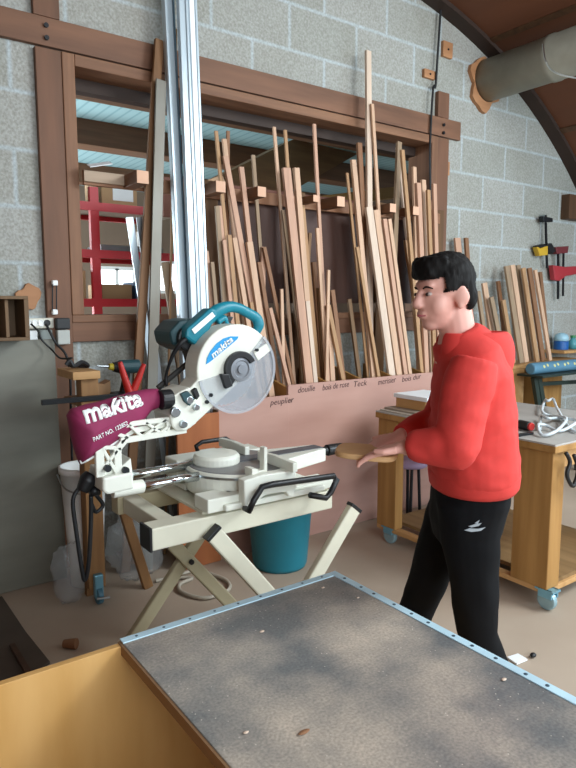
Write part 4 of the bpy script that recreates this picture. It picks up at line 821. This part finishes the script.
# lilac topped stool behind bench
p = PY(410, 461, 2.71); t = thing('stool', 'low stool with lilac seat and black legs behind the bench leg', 'stool', (p.x, 2.71, 0))
bm = NB(); lathe(bm, (p.x, 2.71, 0), (0, 0, 1), [(.10, p.z-.03), (.11, p.z-.02), (.11, p.z), (.09, p.z+.01), (.01, p.z+.012)], 24); obj('seat', bm, mat('lilac', '#a58fae', .6), t, smooth=True)
for k in range(4):
    a = math.pi/4+k*math.pi/2+.3; bm = NB(); cyl(bm, (p.x+.06*math.cos(a), 2.71+.05*math.sin(a), p.z-.03), (p.x+.085*math.cos(a), 2.71+.055*math.sin(a), .002), .010, 10); obj('leg', bm, black_metal, t)

# ================================================================ RIGHT SIDE CLUTTER
t = thing('folding_stand', 'dark green folding stand under the blue roll at the right edge', 'stand', (4.7, 2.75, 0)); gm = mat('dark_green_metal', '#2c3a34', .5, .3)
rp0, rp1 = PY(531, 368, 2.78), PY(590, 358, 2.78)
for dx in (.03, .13):
    bm = NB(); bar(bm, V((PY(533+dx*40, 372, 2.80).x, 2.80, .808)), PY(543+dx*60, 404, 2.80)+V((.1, 0, -.55)), .045, .03); obj('leg', bm, gm, t)
bm = NB(); bar(bm, PY(540, 384, 2.84), PY(590, 381, 2.84), .03, .02); obj('cross_bar', bm, gm, t)
p = PY(531, 372, 2.80); bm = NB(); box2(bm, (p.x, 2.70, .810), (p.x+.75, 2.92, .825)); obj('stand_top', bm, gm, t)
bm = NB(); box2(bm, (p.x+.62, 2.74, 0), (p.x+.65, 2.77, .81)); obj('leg', bm, gm, t)
t = thing('blue_roll', 'blue quilted roll with yellow spots on the folding stand', 'roll', (p.x+.3, 2.81, .826)); rm = mat('roll_blue', '#55829a', .7, 0, .15)
bm = NB(); cyl(bm, (p.x+.0, 2.81, .870), (p.x+.72, 2.81, .870), .044, 24); obj('roll_body', bm, rm, t, bev=.01)
for i in range(5):
    for a in (150, 200):
        c = V((p.x+.12+.14*i+(.05 if a == 150 else 0), 2.81+.0445*math.cos(math.radians(a)), .870-.0445*math.sin(math.radians(a+0))*(-1 if a == 150 else 1))); n_ = V((0, c.y-2.81, c.z-.870)).normalized()
        bm = NB(); cyl(bm, c-n_*.002, c+n_*.001, .012, 12); obj('spot', bm, mat('yellow_spot', '#d3cc8a', .7), t)
bm = NB(); box2(bm, (5.08, 3.02, .935), (5.9, 3.24, .96)); tag(obj('wall_shelf', bm, bench_light, bev=.003), 'short wooden shelf on the wall at the right edge with blue tins', 'shelf')
c = V((5.22, 3.14, .961)); t = thing('blue_tin', 'round blue tin with pale lid on the right wall shelf', 'tin', c)
bm = NB(); lathe(bm, c, (0, 0, 1), [(.062, 0), (.062, .07), (.058, .075)], 28); obj('tin_body', bm, mat('tin_blue', '#1d5fa8', .4), t, bev=.003); bm = NB(); lathe(bm, c, (0, 0, 1), [(.060, .0755), (.06, .105), (.05, .13), (.02, .145)], 28); obj('tin_lid', bm, mat('tin_pale', '#a9d4e6', .4), t, smooth=True)
c = V((5.37, 3.12, .961)); t = thing('spray_bottle', 'small green and white bottle beside the blue tin', 'bottle', c)
bm = NB(); lathe(bm, c, (0, 0, 1), [(.045, 0), (.045, .06), (.02, .085), (.02, .10)], 24); obj('bottle_body', bm, mat('bottle_teal', '#4f9aa3', .4), t, smooth=True); bm = NB(); lathe(bm, c, (0, 0, 1), [(.024, .1), (.024, .12)], 16); obj('cap', bm, mat('green_cap', '#3f8f5a', .4), t)
# clamps on the wall
def bar_clamp(name, label, ax, ay0, ay1, jaw_m, jaws, dx=0):
    a, b = PY(ax, ay0, WY-.05), PY(ax+dx, ay1, WY-.05); t = thing(name, label, 'clamp', (b.x, WY-.05, b.z), 'bar clamps hanging on the wall')
    bm = NB(); bar(bm, a, b, .024, .010); obj('bar', bm, black_metal, t)
    if 'red' in label: bm = NB(); bar(bm, PY(ax+5.5, ay0+1, WY-.05), PY(ax+5, ay1-3, WY-.05), .02, .010); obj('bar', bm, black_metal, t)
    for n_, pts, m_ in jaws:
        bm = NB(); ppx(bm, pts, WY-.075, WY-.03); obj(n_, bm, m_, t, bev=.004)
    bm = NB(); box2(bm, (a.x-.012, WY-.05, a.z-.012), (a.x+.012, WY, a.z+.002)); obj('hook', bm, steel, t)
ym = mat('clamp_yellow', '#c9a12a', .5); drd = mat('clamp_red', '#a83038', .5)
bar_clamp('bar_clamp', 'black bar clamp with yellow jaw hanging on the right wall', 545.5, 215, 268, ym, (('fixed_jaw', ((543, 216), (553, 218), (553, 222), (544, 222)), black_metal), ('sliding_jaw', ((537, 247), (548, 246), (548, 255), (540, 256)), ym), ('jaw_pad', ((537, 246), (543, 244), (548, 246), (540, 249)), black), ('screw_handle', ((547, 244), (552, 243), (556, 251), (553, 254), (549, 249)), black)), 1.5)
bar_clamp('bar_clamp', 'red jawed bar clamp hanging on the wall near the right edge', 558, 249, 299, drd, (('fixed_jaw', ((556, 247), (569, 246), (568, 253), (557, 254)), mat('clamp_dark_red', '#6b2a2e', .5)), ('sliding_jaw', ((553, 265), (566, 267), (578, 266), (578, 274), (566, 276), (560, 281), (555, 280)), drd)), 0)
a, b = PY(568, 194, WY-.06), PY(590, 222, WY-.06); bm = NB(); box2(bm, (a.x, WY-.08, b.z), (b.x, WY, a.z)); tag(obj('wall_block', bm, dark_wood_z, bev=.003), 'dark wooden block on the wall at the right edge above the red clamp', 'block')

# ================================================================ THE BOY
fwd = V((-math.cos(YAW), math.sin(YAW), 0)); lft = V((-math.sin(YAW), -math.cos(YAW), 0)); up = V((0, 0, 1))
FB = 1.76
boy = thing('person', 'boy in red hoodie and black trousers walking left holding a wooden board', 'person', PF(462, 660, FB)*1)
boy.location.z = 0; boy['_w'] = (boy.location.x, boy.location.y, 0.0)
Lm = lambda px, py, F=FB: PF(px, py, F)
# joints
hipL, hipR = Lm(468, 497, 1.70), Lm(460, 497, 1.83)
kneeL = Lm(477, 632, 1.69); kneeR = Lm(407, 604, 1.88); kneeR = hipR+(Lm(420, 600, 1.90)-hipR)
ankL = V((kneeL.x, kneeL.y, 0))-fwd*.13+V((0, 0, .085)); ankR = V((kneeR.x, kneeR.y, 0))+fwd*.13+V((0, 0, .085))
shL, shR = Lm(473, 364, 1.62), Lm(466, 364, 1.90)
elL = Lm(457, 447, 1.565); wrL = Lm(404, 447, 1.63)
elR = Lm(438, 424, 1.93); wrR = Lm(399, 436, 1.80)
neck = Lm(457, 343); 
# head basis : turned a little towards the viewer
ha = math.radians(20); hf = (fwd*math.cos(ha)+lft*math.sin(ha)-up*.10).normalized(); hl = up.cross(hf).normalized(); hu = hf.cross(hl).normalized()
HS = .93; HM = Matrix((hf*HS, hl*HS, hu*HS)).transposed(); HI = HM.inverted(); hc = Lm(444.5, 294)
def hp_(x, y, z): return hc+HM @ V((x, y, z))
bm = NB()
ell(bm, hp_(-.008, 0, .03), (.086, .068, .080), HM, 24, 16)
ell(bm, hp_(.030, 0, -.030), (.056, .055, .072), HM)
ell(bm, hp_(.052, 0, -.083), (.026, .028, .020), HM, 16, 10)
ell(bm, hp_(.066, 0, .030), (.018, .046, .018), HM, 16, 10)
for s in (-1, 1):
    ell(bm, hp_(.040, s*.030, -.030), (.034, .029, .040), HM, 18, 12)
    ell(bm, hp_(-.012, s*.068, -.010), (.023, .010, .031), HM @ Matrix.Rotation(-s*.45, 3, 'Z'), 16, 10)
    ell(bm, hp_(-.006, s*.068, -.035), (.010, .008, .012), HM, 12, 8)
    ell(bm, hp_(.093, s*.010, -.026), (.008, .008, .007), HM, 12, 8)
tube(bm, [hp_(.078, 0, .018), hp_(.088, 0, -.004), hp_(.096, 0, -.020), hp_(.088, 0, -.030)], [.009, .011, .013, .010], 12, smooth=True)
ell(bm, hp_(.083, 0, -.049), (.011, .022, .007), HM, 14, 8); ell(bm, hp_(.079, 0, -.060), (.011, .019, .007), HM, 14, 8)
limb(bm, [(hp_(-.025, 0, -.03), .050, .048, fwd), (neck+V((0, 0, .03)), .050, .048, fwd), (neck-V((0, 0, .06)), .06, .07, fwd)])
# torso, arms, legs of the body
chest = Lm(472, 400); belly = Lm(474, 450); pel = Lm(468, 500)
limb(bm, [(neck-V((0, 0, .03)), .05, .08, fwd), (Lm(466, 362), .075, .13, fwd), (chest, .085, .125, fwd), (belly, .08, .115, fwd), (pel, .070, .10, fwd), (Lm(462, 530), .045, .07, fwd)])
for sh, el, wr in ((shL, elL, wrL), (shR, elR, wrR)):
    limb(bm, [(sh+V((0, 0, .01)), .042, .042, fwd), ((sh+el)/2, .038, .036, fwd), (el, .033, .032, fwd+up*.3)], 14); limb(bm, [(el, .032, .032, up), ((el*2+wr)/3, .033, .031, up), (wr, .021, .019, up)], 14)
for hpj, kn, an in ((hipL, kneeL, ankL), (hipR, kneeR, ankR)):
    limb(bm, [(hpj, .062, .055, fwd), ((hpj+kn)/2, .052, .050, fwd), (kn, .046, .045, fwd)]); limb(bm, [(kn, .045, .044, fwd), ((kn*2+an)/3, .046, .042, fwd), (an, .03, .028, fwd)]); ell(bm, an+fwd*.05-V((0, 0, .05)), (.09, .035, .032), Matrix((fwd, lft, up)).transposed())
# board held in both hands
bc = Lm(378, 455, 1.70); bdir = (Lm(345, 452, 1.72)-Lm(404, 458, 1.68)).normalized(); bside = lft-bdir*lft.dot(bdir); bside.normalize()
bup = bdir.cross(bside); bup = bup if bup.z > 0 else -bup
btip = Lm(347, 452.5, 1.72)
# hands: palm, four fingers bent round the board, thumb on top
def hand(wr, grip, sgn, other):
    f = (grip-wr).normalized(); n_ = bup.copy(); sd = f.cross(n_).normalized()*sgn     # sd points to the little finger side
    pc = wr+f*.040
    limb(bm, [(wr-f*.015, .019, .021, n_), (wr+f*.02, .014, .028, n_), (wr+f*.055, .013, .034, n_), (wr+f*.074, .011, .034, n_)], 14)
    for i, ln in enumerate((.062, .070, .066, .052)):
        b0 = wr+f*.068+sd*(-.026+.0175*i); k1 = b0+f*ln*.45-n_*.006; k2 = k1+f*ln*.34-n_*ln*.18; k3 = k2+f*ln*.06-n_*ln*.18
        tube(bm, [b0-f*.02, b0, k1, k2, k3], [.0085, .009, .0082, .0075, .006], 10)
    t0 = wr+f*.022-sd*.026; t1 = t0+f*.026-sd*.016+n_*.004; t2 = t1+f*.026+sd*.002+n_*.006; tube(bm, [t0-f*.01, t0, t1, t2], [.012, .0115, .0095, .0075], 10)
gL = Lm(378, 452, 1.655); gR = Lm(374, 446, 1.79)
hand(wrL, gL, 1, None); hand(wrR, gR, -1, None)
body = realize(bm, .0042, 6, .5); body_o = obj('body', body, skin, boy, smooth=True); body_o['label'] = 'boy\'s fair skin, face and hands'
# board
bm = NB(); pts = []; L_ = .26; W_ = .24; c0 = btip-bdir*(L_/2)+lft*.0
c0 = (gL+gR)/2+bdir*.025-bup*.012; 
for k in range(40):
    a = 2*math.pi*k/40; e_ = .55; x_ = math.copysign(abs(math.cos(a))**e_, math.cos(a))*.085; y_ = math.copysign(abs(math.sin(a))**e_, math.sin(a))*.075; pts.append(c0+bdir*x_+bside*y_-bup*.008)
prism(bm, pts, bup*.016); tag(obj('wooden_board', bm, wood('held_board', '#d0a878', '#bb9262', 'x', s=12), bev=.004), 'pale rounded wooden board held flat in the boy\'s hands', 'board')
# eyes, brows, mouth
for s in (-1, 1):
    c = hp_(.0715, s*.030, .006); bm = NB(); ell(bm, c, (.009, .010, .0058), HM, 14, 10); e_ = obj('eye', bm, mat('eye_white', '#b9aaa2', .4), boy, smooth=True)
    bm = NB(); ell(bm, c+hf*.0068+hl*s*.001, (.0045, .0060, .0055), HM, 12, 8); obj('iris', bm, mat('iris', '#2a1a12', .3), e_, smooth=True)
    bm = NB(); tube(bm, [hp_(.080, s*.014, .022), hp_(.079, s*.030, .027), hp_(.067, s*.045, .021)], [.0018, .0028, .0015], 8, smooth=True); obj('eyebrow', bm, hair_m, boy)
bm = NB(); tube(bm, [hp_(.080, -.02, -.055), hp_(.0925, 0, -.0545), hp_(.080, .02, -.055)], [.002, .0035, .002], 8, smooth=True); obj('mouth', bm, mat('lips', '#b4626a', .5), boy)
# hair
bm = NB(); ell(bm, hp_(-.010, 0, .044), (.088, .075, .080), HM, 30, 20)
ell(bm, hp_(-.044, 0, .012), (.050, .066, .062), HM); ell(bm, hp_(.045, 0, .086), (.052, .058, .030), HM); ell(bm, hp_(.070, .0, .064), (.022, .054, .022), HM)
for s in (-1, 1):
    ell(bm, hp_(.018, s*.060, .030), (.026, .016, .036), HM); ell(bm, hp_(-.048, s*.042, -.012), (.032, .026, .045), HM)
for i in range(26):
    a = i*2.4; r = .03+.05*((i*.37) % 1); tube(bm, [hp_(-.01+r*math.cos(a), r*.85*math.sin(a), .098), hp_(.005+r*1.1*math.cos(a), r*.95*math.sin(a), .124-.2*r)], [.014, .006], 8)
hb = realize(bm, .005, 8, .5)
# trim hair from the face and ears
for v in list(hb.verts):
    l = HI @ (v.co-hc); n_ = mnoise.noise(V((v.co.x, v.co.y, v.co.z*.5))*110)*.0035; v.co += (v.co-hc).normalized()*n_
cut = [v for v in hb.verts if (lambda l: (l.x > .040 and l.z < .046 and abs(l.y) < .2) or (l.z < .006 and l.x > -.034) or l.z < -.052)(HI @ (v.co-hc))]
bmesh.ops.delete(hb, geom=cut, context='VERTS')
obj('hair', hb, hair_m, boy, smooth=True)['label'] = 'short dark hair'
# hoodie
bm = NB()
limb(bm, [(Lm(473, 481), .116, .15, fwd), (Lm(473, 473), .123, .16, fwd), (Lm(472.5, 460), .127, .164, fwd), (Lm(472, 440), .121, .158, fwd), (Lm(472, 405), .114, .155, fwd), (Lm(471, 375), .105, .152, fwd), (Lm(466, 353), .090, .13, fwd), (Lm(459, 341), .078, .088, fwd), (Lm(455, 334), .066, .070, fwd)], 28)
for sh, el, wr in ((shL, elL, wrL), (shR, elR, wrR)):
    d_ = (wr-el).normalized(); cu = wr-d_*.012
    limb(bm, [(sh+V((0, 0, .008))+fwd*-.0, .060, .050, fwd), (sh*.7+el*.3, .066, .054, fwd), (sh*.3+el*.7, .060, .052, fwd), (el, .056, .050, fwd+up*.5)], 18)
    limb(bm, [(el-d_*.01, .056, .05, up), (el*.6+wr*.4, .053, .048, up), (el*.2+wr*.8, .043, .040, up), (cu, .032, .031, up)], 18); ell(bm, el, (.054, .05, .054))
# hood lying on the back of the neck
nb = Lm(464, 339)
hd = realize(bm, .0065, 4, .45)
for v in hd.verts:                               # soft cloth folds
    v.co += (v.co-V((Lm(474, v.co.z).x, v.co.y, v.co.z))).normalized()*0 + V((mnoise.noise(v.co*V((11, 11, 11)).x*.9), mnoise.noise(v.co*9.5+V((5, 0, 0))), mnoise.noise(v.co*10+V((0, 7, 0)))))*.007+V((mnoise.noise(v.co*V((1, 1, 1)).x*0+V((v.co.x*18, v.co.y*18, v.co.z*30))), mnoise.noise(V((v.co.x*18+9, v.co.y*18, v.co.z*30))), 0))*.004
hood_o = obj('hoodie', hd, hood_red, boy, smooth=True); hood_o['label'] = 'bright red hooded sweatshirt'
bm = NB(); rows = []
for k in range(33):
    a = math.radians(-150+300*k/32); b = max(0, math.cos(a))**.7; fr = max(0, -math.cos(a)); d_ = -fwd*math.cos(a)*(1-.18*fr)+lft*math.sin(a)*.86
    wob = .006*math.sin(3.1*a+.8)
    rows.append([nb+d_*(r_+.012+.006*b+wob*q_)+up*(z_) for r_, z_, q_ in ((.052+.008*b, -.012-.01*b, 0), (.060+.014*b, .010+.004*b, .4), (.068+.020*b, .022+.004*b, 1), (.080+.024*b, .012, 1), (.090+.026*b, -.012-.012*b, 1), (.090+.026*b, -.036-.035*b, 1), (.080+.020*b, -.052-.068*b, .5), (.060+.022*b, -.060-.085*b, 0))])
loft(bm, rows, caps=False, closed=False)
ho = obj('hood', bm, hood_red, boy, smooth=True); md = ho.modifiers.new('thick', 'SOLIDIFY'); md.thickness = .008; md = ho.modifiers.new('sub', 'SUBSURF'); md.levels = 1; md.render_levels = 2
bm = NB(); limb(bm, [(Lm(473, 486), .114, .148, fwd), (Lm(473, 482), .1215, .156, fwd), (Lm(473, 471), .1245, .161, fwd), (Lm(473, 466), .123, .158, fwd)], 40)
obj('hem_band', bm, hood_red, boy, smooth=True)
# trousers
bm = NB()
limb(bm, [(Lm(472, 470), .105, .135, fwd), (Lm(470, 495), .110, .142, fwd), (Lm(465, 522), .100, .135, fwd), (Lm(461, 542), .075, .105, fwd)], 24)
for hpj, kn, an in ((hipL, kneeL, ankL), (hipR, kneeR, ankR)):
    limb(bm, [(hpj+V((0, 0, -.01)), .088, .072, fwd), (hpj*.65+kn*.35, .078, .070, fwd), (hpj*.3+kn*.7, .063, .062, fwd), (kn, .056, .055, fwd)], 20); limb(bm, [(kn, .055, .055, fwd), (kn*.5+an*.5, .055, .052, fwd), (an+V((0, 0, .0)), .052, .048, fwd)], 20); ell(bm, kn, (.055, .055, .055))
tr = realize(bm, .0065, 5, .5)
for v in tr.verts: v.co += V((mnoise.noise(v.co*14), mnoise.noise(v.co*14+V((5, 0, 0))), 0))*.006
trt = tr.copy(); tr_o = obj('trousers', tr, trouser, boy, smooth=True)
def patch(pxs, F):
    bm = NB(); P = [Lm(*p, F) for p in pxs]; bm.faces.new([bm.verts.new(p) for p in P]); bmesh.ops.subdivide_edges(bm, edges=bm.edges[:], cuts=2); bmesh.ops.triangulate(bm, faces=bm.faces[:])
    project(bm, trt, -lft, .002); return thicken(bm, lft, .001)
lg = mat('logo_grey', '#aab4bc', .6)
for pxs in (((467, 534), (472, 531.5), (480, 531.5), (488, 530), (483, 533.5), (474, 535)), ((471, 529.5), (477, 527), (484, 525.5), (481, 528.5), (474, 530.5)), ((477, 526), (482, 522.5), (480, 526.5))):
    obj('emblem', patch(pxs, 1.60), lg, tr_o)
# shoes
for an in (ankL, ankR):
    bm = NB(); Rm = Matrix((fwd, lft, up)).transposed(); base = V((an.x, an.y, 0))
    limb(bm, [(base-fwd*.055+up*.035, .026, .028, up), (base-fwd*.03+up*.045, .042, .036, up), (base+fwd*.03+up*.05, .045, .038, up), (base+fwd*.10+up*.034, .030, .042, up), (base+fwd*.155+up*.026, .020, .034, up)], 18)
    s_ = obj('shoe', bm, mat('shoe_black', '#1d1e22', .5), boy, smooth=True, bev=0)
    bm = NB(); pts = [base+fwd*(.05+.118*math.cos(2*math.pi*k/28))+lft*(.044*math.sin(2*math.pi*k/28)) for k in range(28)]; prism(bm, [p+V((0, 0, .001)) for p in pts], (0, 0, .018)); obj('sole', bm, white, s_)

for o in bpy.data.objects:
    if '_w' in o: del o['_w']
vs = scn.view_settings; vs.view_transform = 'Standard'; vs.look = 'None'; vs.exposure = 0.72; vs.gamma = 1; vs.use_curve_mapping = False
